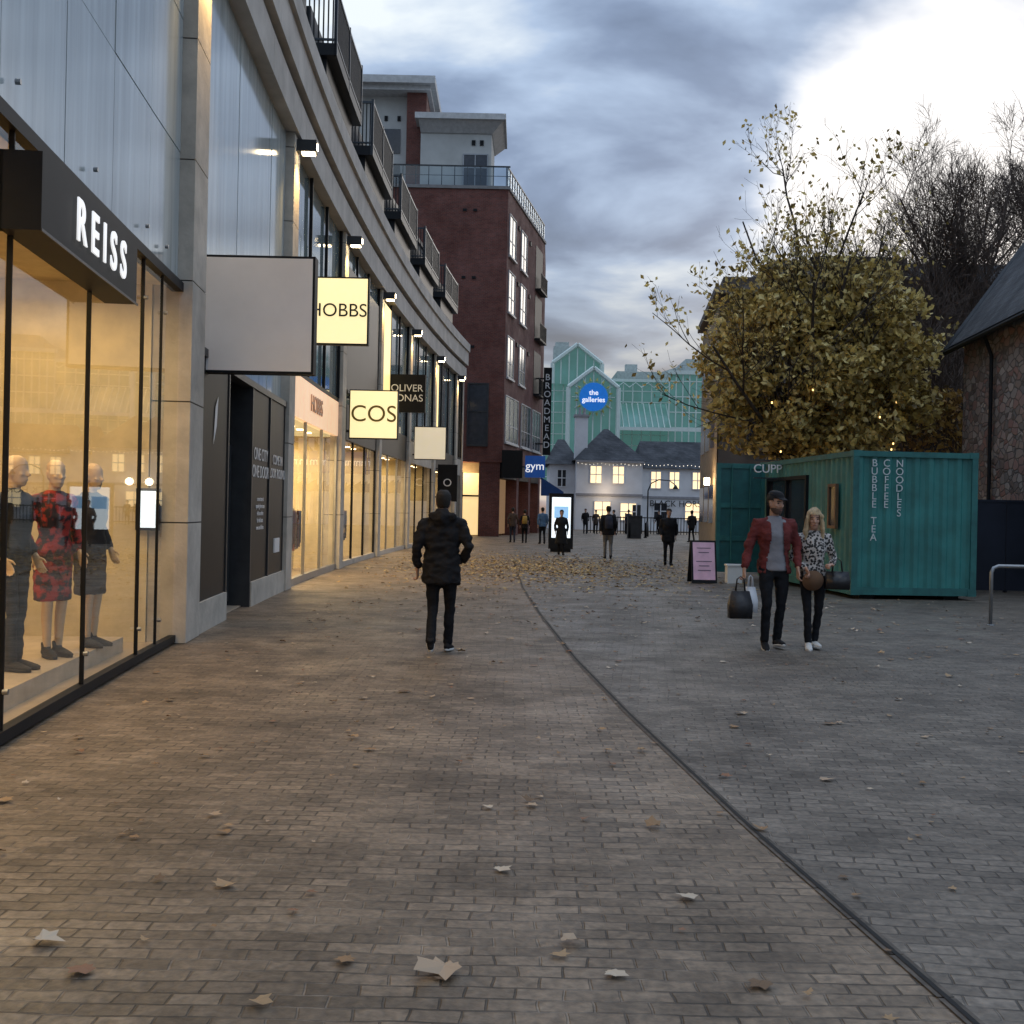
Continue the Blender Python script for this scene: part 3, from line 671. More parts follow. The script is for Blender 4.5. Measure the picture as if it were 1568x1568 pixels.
g.box(-12,-7.0,68,76,20.1,27,0); g.box(-6.95,-5.75,67.2,76,20.1,27.0,1); g.box(-12,-5.2,66.4,77,27.3,27.75,2); g.box(-12,-5.5,66.8,76.6,27.0,27.3,2)
g.box(-3.35,-1.95,66.44,66.5,20.4,23.0,3); 
for q in [(-3.42,-3.35,20.4,23.07),(-1.95,-1.88,20.4,23.07),(-2.7,-2.64,20.4,23.0),(-3.35,-1.95,23.0,23.07),(-3.35,-1.95,22.2,22.26)]: g.box(q[0],q[1],66.4,66.47,q[2],q[3],4)
g.box(-8.6,-7.4,67.94,68,23.5,25.0,3); g.box(-8.6,-7.4,67.94,68,20.5,22.8,3)
for x in (-2.9,-2.4): g.box(x,x+.22,66.42,66.5,23.6,23.9,5)
for x in (-8.4,-7.6): g.box(x,x+.2,67.92,68,25.5,25.8,5)
g.obj('penthouse',[M_render,M_brick,mat('roof_slab',(.50,.51,.51),.7,var=.15),M_dwin,M_steel,M_black],RB)
e=empty('gym_sign'); g=G(); g.box(.75,2.0,68,68.15,3.6,4.95,0); g.box(.0,.75,68.05,68.1,4.2,4.3,1); g.obj('board',[mat('blue_sign',(.01,.06,.25),.4,emit=(.02,.12,.5),estr=.2),M_dark],e)
txt('lettering','gym',(1.37,67.98,4.3),.72,FX,M_textw,e)
e=empty('vertical_banner_sign'); g=G(); g.box(1.95,2.5,73.9,74.0,5.3,11.2,0); g.box(1.2,1.95,73.93,73.97,6,6.1,0); g.box(1.2,1.95,73.93,73.97,10.4,10.5,0); g.obj('board',[M_blackpanel],e)
txt('lettering','B\nR\nO\nA\nD\nM\nE\nA\nD',(2.22,73.88,8.25),.60,FX,M_textp,e,ls=.95)
e=empty('black_projecting_sign'); g=G(); g.box(-.65,.55,63.0,63.15,3.4,5.0,0); g.obj('board',[M_blackpanel],e)
e=empty('shop_awning'); g=G()
g.add([(2.0,77,3.9),(2.0,81,3.9),(3.6,81,2.9),(3.6,77,2.9),(3.6,81,2.6),(3.6,77,2.6)],[(0,1,2,3),(3,2,4,5)]); g.add([(2.0,77,3.9),(3.6,77,2.9),(3.6,77,2.6),(2.0,77,2.6)],[(0,1,2,3)])
g.obj('canvas',mat('blue_canvas',(.02,.07,.22),.8),e)

# ---------------------------------------------------------------- glass mall
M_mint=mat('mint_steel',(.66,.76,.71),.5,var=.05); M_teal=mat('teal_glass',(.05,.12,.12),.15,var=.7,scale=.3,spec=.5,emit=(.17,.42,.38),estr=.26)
GB=empty('glass_shopping_mall')
g=G(); f=G()
def grid(x0,x1,z0,z1,y,dx=1.0,dz=1.15):
    g.box(x0,x1,y,y+.1,z0,z1)
    x=x0
    while x<=x1+.01: f.box(x-.06,x+.06,y-.1,y,z0,z1); x+=dx
    z=z0
    while z<=z1+.01: f.box(x0,x1,y-.08,y-.02,z-.05,z+.05); z+=dz
grid(10.5,21.5,4,15.3,116); grid(16,22,4,15.9,113.5,.7,1.6)
f.box(10.3,21.6,115.6,116.4,15.3,15.6); f.box(15.9,22.2,113.2,114,15.9,16.3)
grid(3.2,9.2,4,16.6,117)
def gable(x0,x1,zs,za,y,zb):
    xm=(x0+x1)/2
    g.add([(x0,y,zb),(x1,y,zb),(x1,y,zs),(xm,y,za),(x0,y,zs)],[(0,1,2,3,4)])
    g.add([(x0,y,zs),(xm,y,za),(xm,y+9,za),(x0,y+9,zs)],[(0,1,2,3)]); g.add([(x1,y,zs),(xm,y,za),(xm,y+9,za),(x1,y+9,zs)],[(0,1,2,3)])
    pts=[(x0,y-.2,zb),(x0,y-.2,zs),(xm,y-.2,za),(x1,y-.2,zs),(x1,y-.2,zb)]
    for a,b in zip(pts,pts[1:]): f.tube([a,b],[.24,.24],6)
    for k in range(1,6):
        x=x0+(x1-x0)*k/6; zt=zs+(za-zs)*(1-abs(x-xm)/(xm-x0)); f.box(x-.06,x+.06,y-.12,y-.02,zb,zt)
gable(4.0,9.2,17.2,19.2,116.3,15); gable(5.5,10.6,14.2,16.2,112,6)
for k in range(12):
    a=k*math.pi/6; f.tube([(8.05,111.75,13.2),(8.05+2.2*math.cos(a),111.75,13.2+2.2*math.sin(a))],[.05,.05],5)
g.add([(10.6,112,10.2),(16,112,10.2),(16,115.8,13),(10.6,115.8,13)],[(0,1,2,3)])
for k in range(10):
    x=10.6+k*.6; f.tube([(x,111.9,10.25),(x,115.7,13.05)],[.06,.06],4)
f.box(10.6,22,111.8,112,9.9,10.25)
for k in range(9):
    x=10.8+k*1.3; f.tube([(x,115.5,14.7),(x+.65,115.5,15.2),(x+1.3,115.5,14.7)],[.06]*3,4)
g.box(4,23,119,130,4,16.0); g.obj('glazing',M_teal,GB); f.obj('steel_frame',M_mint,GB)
g=G(); prism(g,[(11,118),(24,118),(24,135),(11,135)],15.3,16.7); g.add([(15,121,16.7),(21,121,18.7),(15,132,16.7),(21,132,18.7),(21,121,16.7),(21,132,16.7)],[(0,1,3,2),(0,4,1)])
g.box(4.3,6.2,123,125,17,20.0); g.box(4.5,6.0,123.2,124.8,20.0,20.5); g.box(12.3,13.6,122,123,16.7,18.0); g.box(18.5,24,119,131,16.7,18.3)
g.obj('roof_blocks',mat('mall_roof_panels',(.45,.50,.48),.6,var=.2),GB)
e=empty('round_galleries_sign'); g=G()
n=32; vs=[(8.05+1.45*math.cos(2*math.pi*k/n),111.6,13.2+1.45*math.sin(2*math.pi*k/n)) for k in range(n)]+[(8.05+1.45*math.cos(2*math.pi*k/n),111.4,13.2+1.45*math.sin(2*math.pi*k/n)) for k in range(n)]
g.add(vs,[tuple(range(n)),tuple(range(n,2*n))]+[(k,(k+1)%n,n+(k+1)%n,n+k) for k in range(n)])
for k in range(16):
    a=(k+.5)*math.pi/8; c=Vector((8.05+1.62*math.cos(a),111.5,13.2+1.62*math.sin(a))); g.tube([c,c+Vector((.35*math.cos(a),0,.35*math.sin(a)))],[.16,.03],5,1)
g.obj('disc',[mat('bright_blue_sign',(.01,.14,.5),.4,emit=(.01,.20,.75),estr=.35),mat('gold_rays',(.4,.4,.12),.5)],e)
txt('lettering','the\ngalleries',(8.05,111.35,13.25),.72,FX,M_textw,e,off=.01)

# ---------------------------------------------------------------- white pub
PB=empty('white_pub_building'); W_=mat('white_stucco',(.70,.71,.73),.8,var=.12,scale=.6); 
g=G()
g.box(5.4,11.0,93,102,0,5.9,0); g.box(11.0,17.2,95,103,0,5.4,0); g.box(3.2,5.4,95,103,0,5.6,0)
def hip(x0,x1,y0,y1,z0,z1,ins,m):
    ym=(y0+y1)/2; g.add([(x0-.3,y0-.3,z0),(x1+.3,y0-.3,z0),(x1+.3,y1,z0),(x0-.3,y1,z0),(x0+ins,ym,z1),(x1-ins,ym,z1)],[(0,1,5,4),(1,2,5),(2,3,4,5),(3,0,4),(0,3,2,1)],m)
hip(5.4,11.0,93,102,5.9,8.9,2.6,1); hip(11.0,17.4,95,103,5.4,8.0,.4,1); hip(3.0,5.6,95,103,5.6,8.0,1,1)
g.box(5.3,6.4,94.5,95.6,5.9,9.7,0); g.box(5.2,6.5,94.4,95.7,9.7,9.9,2)
for x in (5.5,5.9): g.tube([(x+.2,95,9.9),(x+.2,95,10.5)],[.13,.1],8,2)
g.box(5.35,11.05,92.9,93,2.9,3.1,2); g.box(11.05,17.2,94.9,95,2.8,3.0,2); g.box(5.3,11.1,92.7,93,5.72,5.88,2)
g.obj('walls_and_roof',[W_,M_slate,mat('grey_trim',(.3,.3,.32),.7)],PB)
g=G()
for x,z,w,y,l in [(6.6,4.0,.9,93,1),(8.5,4.0,.9,93,1),(12.0,3.7,.8,95,1),(13.6,3.7,.8,95,1),(15.6,3.7,.8,95,1),(7.0,1.0,1.3,93,1),(9.2,.9,1.3,93,1),(12.3,1,1.1,95,0),(15,1,1.3,95,1),(3.9,3.7,.7,95,0),(4.0,1,.8,95,1)]:
    hgt=1.4
    g.box(x,x+w,y-.03,y,z,z+hgt,1 if l else 2)
    for a in (x-.08,x+w/2-.03,x+w): g.box(a,a+.08,y-.1,y-.01,z-.08,z+hgt+.08,0)
    for b in (z-.08,z+hgt/2-.03,z+hgt): g.box(x,x+w,y-.09,y-.015,b,b+.08,0)
g.box(10.2,10.9,92.95,93,0,2.2,3)
g.obj('windows',[W_,emis('lit_window',(1,.74,.42),1.3),M_dwin,M_dark],PB)
g=G()
for k in range(34):
    x=5.5+k*.33; z=5.62-.12*abs(math.sin(k*.55)); g.tube([(x,92.6,z),(x,92.6,z+.05)],[.02,.02],5)
g.obj('string_lights',emis('fairy_bulb',(1,.9,.75),3),PB)
txt('pub_name','BLACK HORSE',(14.3,94.85,2.35),.75,FX,M_textk,PB)
light('POINT','pub_lamp',(7.9,91.8,3.2),45,(1,.75,.5),PB,shadow_soft_size=.3)
g=G()
x=5.5
while x<14: g.box(x,x+.05,80,80.05,0,1.25); x+=.22
g.box(5.5,14,79.98,80.07,1.15,1.22); g.box(5.5,14,79.98,80.07,.15,.2)
for x in (5.5,8.3,11.1,13.9): g.tube([(x,80,0),(x,80,1.5)],[.07,.06],8)
g.obj('iron_railings',M_black)
for i,(x,y) in enumerate([(7.1,66),(8.3,68),(9.2,64)]):
    g=G(); g.tube([(0,0,0),(0,0,.9),(0,0,.95)],[.07,.06,.03],10); g.tube([(0,0,0),(0,0,.06)],[.11,.1],10); o=g.obj('street_bollard',M_black,None,True); o.location=(x,y,0)
g=G(); g.tube([(8.9,72,0),(8.9,72,1)],[.11,.08],10); g.tube([(8.9,72,1),(8.9,72,3.0),(9.1,72,3.5),(9.6,72,3.75),(10.3,72,3.7),(10.7,72,3.4)],[.05,.045,.04,.04,.035,.03],8)
g.tube([(10.7,72,3.42),(10.7,72,3.15)],[.05,.2],10); g.obj('curved_street_lamp',M_dark,None,True)
g=G(); g.box(7.0,7.8,66,66.6,0,1.3); g.box(6.95,7.85,65.95,66.65,1.3,1.38); g.box(7.1,7.7,65.97,66,.2,1.15); g.obj('utility_cabinet',M_dark)
e=empty('digital_advertising_totem'); g=G(); g.box(1.42,2.36,42,42.28,.12,2.25,0); g.box(1.5,2.28,42.05,42.22,0,.12,0); g.box(1.53,2.25,41.985,42,.55,2.1,1); g.box(1.62,2.16,41.975,41.984,1.3,1.75,2)
g.obj('cabinet',[M_black,emis('screen_white',(.85,.93,1),1.1),emis('screen_blue',(.30,.55,.85),.8)],e)

# ---------------------------------------------------------------- shipping container cafe
M_tealp=mat('teal_container_paint',(.028,.175,.162),.5,var=.28,scale=1.6,bump=.05)
M_teald=mat('teal_frame_paint',(.018,.125,.118),.55,var=.3,scale=3)
SC=empty('shipping_container',(6.58,21.2,0),math.radians(4.2))
Wd,Ln,Hh=2.5,6.06,2.88; b0=.09
g=G()
def corr(x0,y0,x1,y1,nx,ny,z0,z1,pitch=.26,dp=.04):
    L=math.hypot(x1-x0,y1-y0); n=int(L/pitch); p=L/n; dx,dy=(x1-x0)/L,(y1-y0)/L; pr=[]
    for i in range(n):
        pr+=[(i*p,0),(i*p+p*.28,0),(i*p+p*.45,-dp),(i*p+p*.78,-dp)]
    pr.append((L,0)); vs=[]
    for s_,o in pr: vs+=[(x0+dx*s_+nx*o,y0+dy*s_+ny*o,z0),(x0+dx*s_+nx*o,y0+dy*s_+ny*o,z1)]
    g.add(vs,[(2*i,2*i+2,2*i+3,2*i+1) for i in range(len(pr)-1)])
corr(.12,.035,Wd-.12,.035,0,-1,b0+.14,Hh-.1); corr(.035,.12,.035,2.6,-1,0,b0+.14,Hh-.1); corr(.035,5.4,.035,Ln-.12,-1,0,b0+.14,Hh-.1)
corr(.035,2.6,.035,5.4,-1,0,b0+.14,1.15); corr(.035,2.6,.035,5.4,-1,0,2.45,Hh-.1)
corr(Wd-.035,.12,Wd-.035,Ln-.12,1,0,b0+.14,Hh-.1)
g.obj('corrugated_walls',M_tealp,SC)
g=G()
for x in (0,Wd-.12):
    for y in (0,Ln-.12): g.box(x,x+.12,y,y+.12,b0,Hh)
for z0,z1 in((b0,b0+.15),(Hh-.11,Hh)):
    g.box(.12,Wd-.12,.003,.1,z0,z1-.003); g.box(.12,Wd-.12,Ln-.1,Ln-.003,z0,z1-.003)
    for x in (.003,Wd-.1): g.box(x,x+.097,.12,Ln-.12,z0,z1-.003)
g.box(.1,Wd-.1,.1,Ln-.1,Hh-.06,Hh-.03); g.box(.1,Wd-.1,.1,Ln-.1,b0+.02,b0+.12)
for x in (-.006,Wd-.17):
    for y in (-.006,Ln-.17):
        for z in (b0-.006,Hh-.11): g.box(x,x+.176,y,y+.176,z,z+.118)
g.obj('steel_frame',M_teald,SC)
g=G(); 
for x in(0.25,Wd-.55): g.box(x,x+.3,.2,.5,0,b0)
for x in(0.25,Wd-.55): g.box(x,x+.3,5.4,5.7,0,b0)
for q in [(2.6,5.4,1.12,1.2),(2.6,5.4,2.4,2.48),(2.6,2.68,1.2,2.4),(5.32,5.4,1.2,2.4),(3.95,4.02,1.2,2.4)]: g.box(-.03,.06,q[0],q[1],q[2],q[3])
g.box(.04,.05,2.68,5.32,1.2,2.4,1)
g.box(-.35,-.03,2.7,5.3,1.10,1.14,2)
g.box(-.06,-.0,.75,.81,1.35,2.25,2);g.box(-.06,0,1.15,1.21,1.35,2.25,2);g.box(-.06,0,.81,1.15,2.19,2.25,2);g.box(-.06,0,.81,1.15,1.35,1.41,2);g.box(-.03,.01,.81,1.15,1.41,2.19,1)
g.obj('hatch_and_feet',[M_black,M_dwin,mat('oak',(.15,.08,.04),.6,scale=10)],SC)
g=G()
g.box(-1.22,-.02,Ln-.5,Ln-.44,b0+.1,Hh-.05,0)
for z in (b0+.1,.95,1.75,Hh-.17): g.box(-1.22,-.02,Ln-.53,Ln-.5,z,z+.12,1)
for x in (-1.22,-.12): g.box(x,x+.1,Ln-.535,Ln-.5,b0+.1,Hh-.05,1)
for x in (-.85,-.4): g.tube([(x,Ln-.55,b0+.12),(x,Ln-.55,Hh-.08)],[.017,.017],8,1)
g.obj('open_door',[mat('dark_teal_door_paint',(.014,.10,.10),.5,var=.25),M_teald],SC)
M_vin=mat('faded_white_vinyl',(.55,.60,.60),.6,var=.05)
for n_,b_,x in (('menu_text','BUBBLE TEA',.42),('menu_text_two','COFFEE',.66),('menu_text_three','NOODLES',.92)):
    o=txt(n_,'\n'.join(b_),(x,-.004,2.74),.20,FX,M_vin,SC,ls=.80,ext=.002); o.data.align_y='TOP'
g=G(); g.box(-.62,-.02,4.48,4.5,2.44,2.47); g.box(-.62,-.02,4.48,4.5,2.86,2.88); g.obj('letter_rails',M_dark,SC)
txt('cafe_letters','CUPP',(-.30,4.46,2.665),.28,FX,M_textp,SC,ext=.012)
e=empty('pink_a_board',(4.38,25.1,0),.05); g=G()
for sg in(-1,1):
    g.add([(-.29,sg*.24,.02),(.29,sg*.24,.02),(.29,sg*.02,.98),(-.29,sg*.02,.98),(-.29,sg*.27,.02),(.29,sg*.27,.02),(.29,sg*.05,.98),(-.29,sg*.05,.98)],[(0,1,2,3),(4,5,6,7),(0,1,5,4),(2,3,7,6),(0,3,7,4),(1,2,6,5)],0)
    g.add([(-.25,sg*.256,.08),(.25,sg*.256,.08),(.25,sg*.074,.94),(-.25,sg*.074,.94)],[(0,1,2,3)],1)
for zz,w in((.8,.16),(.7,.12),(.5,.18),(.4,.12),(.3,.15)):
    yv=-(.255+(.075-.255)*(zz-.1)/.82)-.006; g.add([(-w,yv,zz),(w,yv,zz),(w,yv+.004,zz+.018),(-w,yv+.004,zz+.018)],[(0,1,2,3)],2)
g.obj('board',[M_black,mat('pink_poster',(.78,.48,.60),.6),mat('grey_print',(.16,.12,.16),.6)],e)
g=G(); g.box(4.98,5.32,25.2,25.5,0,.40); g.box(4.96,5.34,25.18,25.52,.40,.44); g.obj('planter_box',M_white)

g=G(); g.tube([(7.23,16.5,0),(7.23,16.5,.80),(7.26,16.5,.87),(7.33,16.5,.9),(9.0,16.5,.9),(9.08,16.5,.87),(9.1,16.5,.8),(9.1,16.5,0)],[.027]*8,12)
g.tube([(7.23,16.5,.0),(7.23,16.5,.02)],[.06,.06],12); g.tube([(9.1,16.5,.0),(9.1,16.5,.02)],[.06,.06],12); g.obj('steel_hoop_barrier',M_steel,None,True)
g=G()
for k in range(8): g.box(9.6+k*1.22,9.6+k*1.22+1.21,24.0,24.04,.05,1.98,0); g.box(9.6+k*1.22,9.66+k*1.22,24.04,24.12,0,1.9,0)
g.box(9.6,19.4,23.98,24.06,1.98,2.03,0); g.obj('site_hoarding',mat('navy_hoarding',(.014,.018,.030),.6,var=.3,scale=1,spec=.3))
def rubble():
    m=bpy.data.materials.new('rubble_stone'); m.use_nodes=True; nt=m.node_tree; b=nt.nodes['Principled BSDF']; L=nt.links.new
    tc=nt.nodes.new('ShaderNodeTexCoord'); mp=nt.nodes.new('ShaderNodeMapping'); mp.inputs['Scale'].default_value=(3.2,3.2,5.5); L(tc.outputs['Object'],mp.inputs[0])
    nz=nt.nodes.new('ShaderNodeTexNoise'); nz.inputs['Scale'].default_value=3; L(tc.outputs['Object'],nz.inputs['Vector'])
    ad=nt.nodes.new('ShaderNodeVectorMath'); ad.operation='MULTIPLY_ADD'; ad.inputs[1].default_value=(.6,.6,.6); L(nz.outputs['Color'],ad.inputs[0]); L(mp.outputs[0],ad.inputs[2])
    v=nt.nodes.new('ShaderNodeTexVoronoi'); v.inputs['Scale'].default_value=1; L(ad.outputs[0],v.inputs['Vector'])
    v2=nt.nodes.new('ShaderNodeTexVoronoi'); v2.feature='DISTANCE_TO_EDGE'; v2.inputs['Scale'].default_value=1; L(ad.outputs[0],v2.inputs['Vector'])
    r=nt.nodes.new('ShaderNodeValToRGB'); cs=[(.13,.10,.09),(.30,.25,.22),(.26,.14,.12),(.38,.34,.31),(.17,.155,.15)]
    while len(r.color_ramp.elements)<5: r.color_ramp.elements.new(.5)
    for i,c in enumerate(cs): r.color_ramp.elements[i].position=i/4; r.color_ramp.elements[i].color=(*c,1)
    sp=nt.nodes.new('ShaderNodeSeparateColor'); L(v.outputs['Color'],sp.inputs[0]); L(sp.outputs[0],r.inputs[0])
    mr=nt.nodes.new('ShaderNodeMapRange'); mr.inputs[1].default_value=0; mr.inputs[2].default_value=.10; L(v2.outputs['Distance'],mr.inputs[0])
    mx=nt.nodes.new('ShaderNodeMix'); mx.data_type='RGBA'; mx.inputs[6].default_value=(.10,.09,.08,1); L(mr.outputs[0],mx.inputs[0]); L(r.outputs[0],mx.inputs[7]); L(mx.outputs[2],b.inputs['Base Color'])
    bp=nt.nodes.new('ShaderNodeBump'); bp.inputs['Strength'].default_value=.8; bp.inputs['Distance'].default_value=.03; L(mr.outputs[0],bp.inputs['Height']); L(bp.outputs[0],b.inputs['Normal'])
    b.inputs['Roughness'].default_value=.9; return m
M_rub=rubble()
SH=empty('rubble_stone_house'); g=G()
prism(g,[(11.5,22),(12.35,30.2),(21,30.2),(21,22)],0,6.45,0)
g.add([(12.35,30.2,6.45),(21,30.2,6.45),(16.6,30.2,12.2)],[(0,1,2)],0)
g.add([(11.15,21.8,6.2),(12.02,30.5,6.2),(16.6,30.5,12.6),(16.2,21.8,12.6)],[(0,1,2,3)],1)
g.add([(11.15,21.8,6.35),(12.02,30.5,6.35),(16.6,30.5,12.75),(16.2,21.8,12.75)],[(0,1,2,3)],1); g.add([(16.6,30.5,12.75),(16.2,21.8,12.75),(21.5,21.8,6),(21.5,30.5,6)],[(0,1,2,3)],1)
g.tube([(12.0,30.5,6.25),(16.6,30.5,12.65)],[.12,.12],6,2)
g.tube([(11.08,21.8,6.2),(11.95,30.5,6.2)],[.07,.07],8,3); g.tube([(11.80,27.6,6.2),(11.98,27.6,5.7),(11.98,27.6,0)],[.05]*3,8,3)
g.obj('walls_and_roof',[M_rub,M_slate,M_dark,M_black],SH)
DB=empty('stone_hall_building'); M_hall=mat('hall_stone',(.11,.09,.075),.85,var=.3,scale=.8,bump=.3); M_hall2=mat('tan_render',(.32,.25,.17),.8,var=.2)
g=G(); prism(g,[(8.4,45),(9.35,54.6),(32,54.6),(32,45)],0,10.6,0)
prism(g,[(8.1,44.7),(9.1,54.9),(32.4,54.9),(32.4,44.7)],10.6,10.9,1); prism(g,[(8.5,45.1),(9.4,54.5),(32,54.5),(32,45.1)],10.9,11.35,0)
g.add([(9.5,46.5,11.35),(32,46.5,11.35),(31,50,13.2),(11.8,50,13.2)],[(0,1,2,3)],2); g.add([(9.5,46.5,11.35),(11.8,50,13.2),(9.9,54.5,11.35)],[(0,1,2)],2)
prism(g,[(12.5,46.4),(12.5,48),(16.5,48),(16.5,46.4)],11.3,12.6,0)
g.box(8.2,32,44.85,45,7.0,7.2,1)
for k in range(9):
    x=9.6+k*2.4
    for z in (1,4.4,7.8): g.box(x,x+1.1,44.93,45,z,z+1.7,3); g.box(x-.12,x+1.22,44.85,45,z-.2,z-.02,1)
g.obj('walls',[M_hall,mat('hall_trim',(.16,.14,.12),.8),M_slate,M_dwin],DB)
g=G(); g.add([(8.36,45.05,0),(9.30,54.5,0),(9.30,54.5,10.2),(8.36,45.05,10.2)],[(0,1,2,3)],0)
for t in (.2,.5,.8):
    for z in(1.2,4.4,7.6):
        x=8.36+.94*t-.03; y=45.05+9.45*t; g.box(x-.02,x+.04,y-.5,y+.5,z,z+1.6,1)
g.obj('side_facade',[M_hall2,M_dwin],DB)
g=G(); g.box(8.1,8.3,46.2,46.4,2.8,3.1); g.obj('wall_lamp',M_lamp,DB)
light('POINT','wall_lamp_light',(7.8,46.3,2.9),60,(1,.65,.3),DB,shadow_soft_size=.15)

# ---------------------------------------------------------------- trees
M_bark=mat('bark',(.05,.038,.03),.9,var=.4,scale=8,bump=.6)
M_twig=mat('twigs',(.085,.062,.05),.9,var=.3)
def grow(g,p,d,L,r,lvl,mx,cfg,tips):
    n=4 if lvl<3 else 3; pts=[p]; rr=[r]; q=p; dd=d.normalized()
    for i in range(n):
        dd=(dd+Vector((U(-1,1),U(-1,1),U(-.6,1)))*cfg['wob']+Vector((0,0,cfg['up']))).normalized()
        q=q+dd*L/n; pts.append(q); rr.append(max(cfg.get('rmin',.004),r*(1-.62*(i+1)/n)))
    g.tube(pts,rr,8 if lvl==0 else (5 if lvl<2 else 3),0)
    if lvl>=cfg['tipl']: tips+= [(a,lvl) for a in pts[1:]]
    if lvl>=mx: return
    nc=cfg['kids'][lvl]
    for k in range(nc):
        t=U(cfg['t0'][lvl],1); i=min(n-1,int(t*n)); b=pts[i].lerp(pts[i+1],t*n-i)
        ax=Vector((U(-1,1),U(-1,1),U(-1,1))).cross(dd).normalized(); ang=U(*cfg['ang'])
        nd=Matrix.Rotation(ang,3,ax)@dd
        grow(g,b,nd,L*U(*cfg['len'])*(1.25-.5*t),max(cfg.get('rmin',.005),rr[i]*U(.45,.65)),lvl+1,mx,cfg,tips)
def leafadd(g,p,s,m=0):
    a=Vector((U(-1,1),U(-1,1),U(-1,1))).normalized(); b=a.cross(Vector((U(-1,1),U(-1,1),U(-1,1)))).normalized(); c=a.cross(b)
    g.add([p-a*s,p-b*s*.6+c*s*.15,p+a*s,p+b*s*.6+c*s*.15],[(0,1,2),(0,2,3)],m)
random.seed(11)
g=G(); tips=[]
cfg=dict(wob=.16,up=.10,tipl=2,kids=[13,7,5,3],t0=[.25,.15,.15,.1],ang=(.35,.95),len=(.42,.62))
grow(g,Vector((8.75,32,0)),Vector((0,0,1)),8.6,.17,0,4,cfg,tips)
grow(g,Vector((8.75,32,2.2)),Vector((-.7,-.1,.8)),4.2,.09,1,4,cfg,tips); grow(g,Vector((8.75,32,2.4)),Vector((.8,.1,.7)),4.2,.09,1,4,cfg,tips)
grow(g,Vector((8.75,32,5.5)),Vector((.5,.1,1)),5.2,.06,1,4,cfg,tips); grow(g,Vector((8.75,32,6.0)),Vector((-.45,0,1)),4.8,.06,1,4,cfg,tips)
T1=empty('golden_leaved_tree'); g.obj('trunk_and_branches',M_bark,T1)
lf=G()
for t,l in tips:
    top=t.z>9.0
    if top and R()>.28: continue
    leafadd(lf,t+Vector((U(-.2,.2),U(-.2,.2),U(-.2,.2))),U(.06,.11))
cl=[]
while len(cl)<270:
    a=Vector((U(-1,1),U(-1,1),U(-1,1)))
    if a.length>1: continue
    c=Vector((8.8+a.x*3.35,31.7+a.y*2.5,5.7+a.z*3.25))
    if noise.noise(c*.6)>-.22: cl.append(c)
for c in cl:
    rr=U(.3,.7)
    for k in range(int(125*rr/.5)):
        d=Vector((U(-1,1),U(-1,1),U(-.7,.7))); 
        if d.length>1: continue
        leafadd(lf,c+d*rr,U(.07,.14))
lf.obj('foliage',islandmat('golden_leaves',[(.74,.56,.17),(.80,.66,.27),(.54,.38,.10),(.17,.125,.035),(.76,.60,.24),(.25,.18,.055),(.46,.33,.10)],.5,.28),T1)
g=G()
for k in range(10):
    a=U(3.3,6.1); rr=U(1.8,2.8); p=Vector((8.85+rr*math.cos(a),31.8+rr*math.sin(a)*.95,U(3,5.2))); g.tube([p,p+Vector((0,0,.05))],[.02,.02],6)
g.obj('fairy_lights',emis('tree_bulb',(1,.62,.22),4),T1)
def baretree(name,x,y,h,seed,leaf=0,kids=[13,7,6,5,4],rm=.006,ang=(.3,1.0)):
    random.seed(seed); g=G(); tips=[]
    cfg=dict(wob=.14,up=.05,tipl=3,kids=kids,t0=[.28,.2,.15,.1,.1],ang=ang,len=(.48,.68),rmin=rm)
    grow(g,Vector((x,y,0)),Vector((0,0,1)),h*.62,h*.015,0,4 if len(kids)<5 else 5,cfg,tips)
    e=empty(name); g.obj('branches',M_twig,e)
    if leaf:
        l=G()
        for t,_ in tips:
            if R()<leaf and t.z<h*.62: leafadd(l,t+Vector((U(-.15,.15),U(-.15,.15),U(-.15,.15))),U(.08,.14))
        l.obj('leaves',islandmat('rusty_leaves',[(.30,.17,.05),(.40,.23,.05),(.12,.08,.03),(.48,.30,.08)],.7,.2),e)
baretree('bare_tree',18.6,41.5,17.0,3,rm=.006)
baretree('bare_tree',15.9,43.0,14.0,8,rm=.006)
baretree('bare_tree',21.0,43,17.5,14,rm=.006)
baretree('rusty_leaved_tree',14.0,35.5,9.0,21,1.0,[12,7,6,5])

# ---------------------------------------------------------------- fallen leaves
random.seed(5); lf=G()
def gleaf(x,y,s,z=.012,m=0):
    n=14; a0=U(0,6.28); vs=[(x,y,z+s*.10)]; cu=U(.1,.55); sq=U(.6,1)
    for k in range(n):
        a=a0+2*math.pi*k/n+U(-.12,.12); r=s*(U(.8,1.1) if k%2==0 else U(.55,.8))*(1.25 if k==0 else 1)*(.75+.25*math.cos(a-a0)); lx=r*math.cos(a); ly=r*math.sin(a)*sq
        vs.append((x+lx,y+ly,z+abs(math.sin(a-a0*2))*r*cu))
    lf.add(vs,[(0,1+k,1+(k+1)%n) for k in range(n)],m)
for px,py,s in [(-.20,3.78,.12),(-.02,4.85,.055),(.24,4.05,.065),(.2,3.92,.05),(-1.66,3.95,.075),(-1.42,3.72,.065),(-.55,3.85,.055),(.38,3.78,.06),(.88,3.72,.065),(-.78,3.5,.06),(-1.35,5.3,.05),(-.9,9.5,.08),(-2.3,4.9,.07),(.15,5.9,.05),(-1.9,6.9,.06),(-1.5,5.6,.05)]:
    gleaf(px,py,s)
for k in range(1250):
    y=3+19*R()**.8; x=U(-3.3,8); gleaf(x,y,U(.014,.036) if R()<.82 else U(.04,.07))
for k in range(4600):
    y=random.gauss(30.5,4.0); x=random.gauss(.9,2.1)
    if x>fx(y)+.3 and 21<y<48: gleaf(x,y,U(.04,.08),m=1)
for k in range(1300):
    gleaf(U(-3.0,6.0),U(15,46),U(.03,.06))
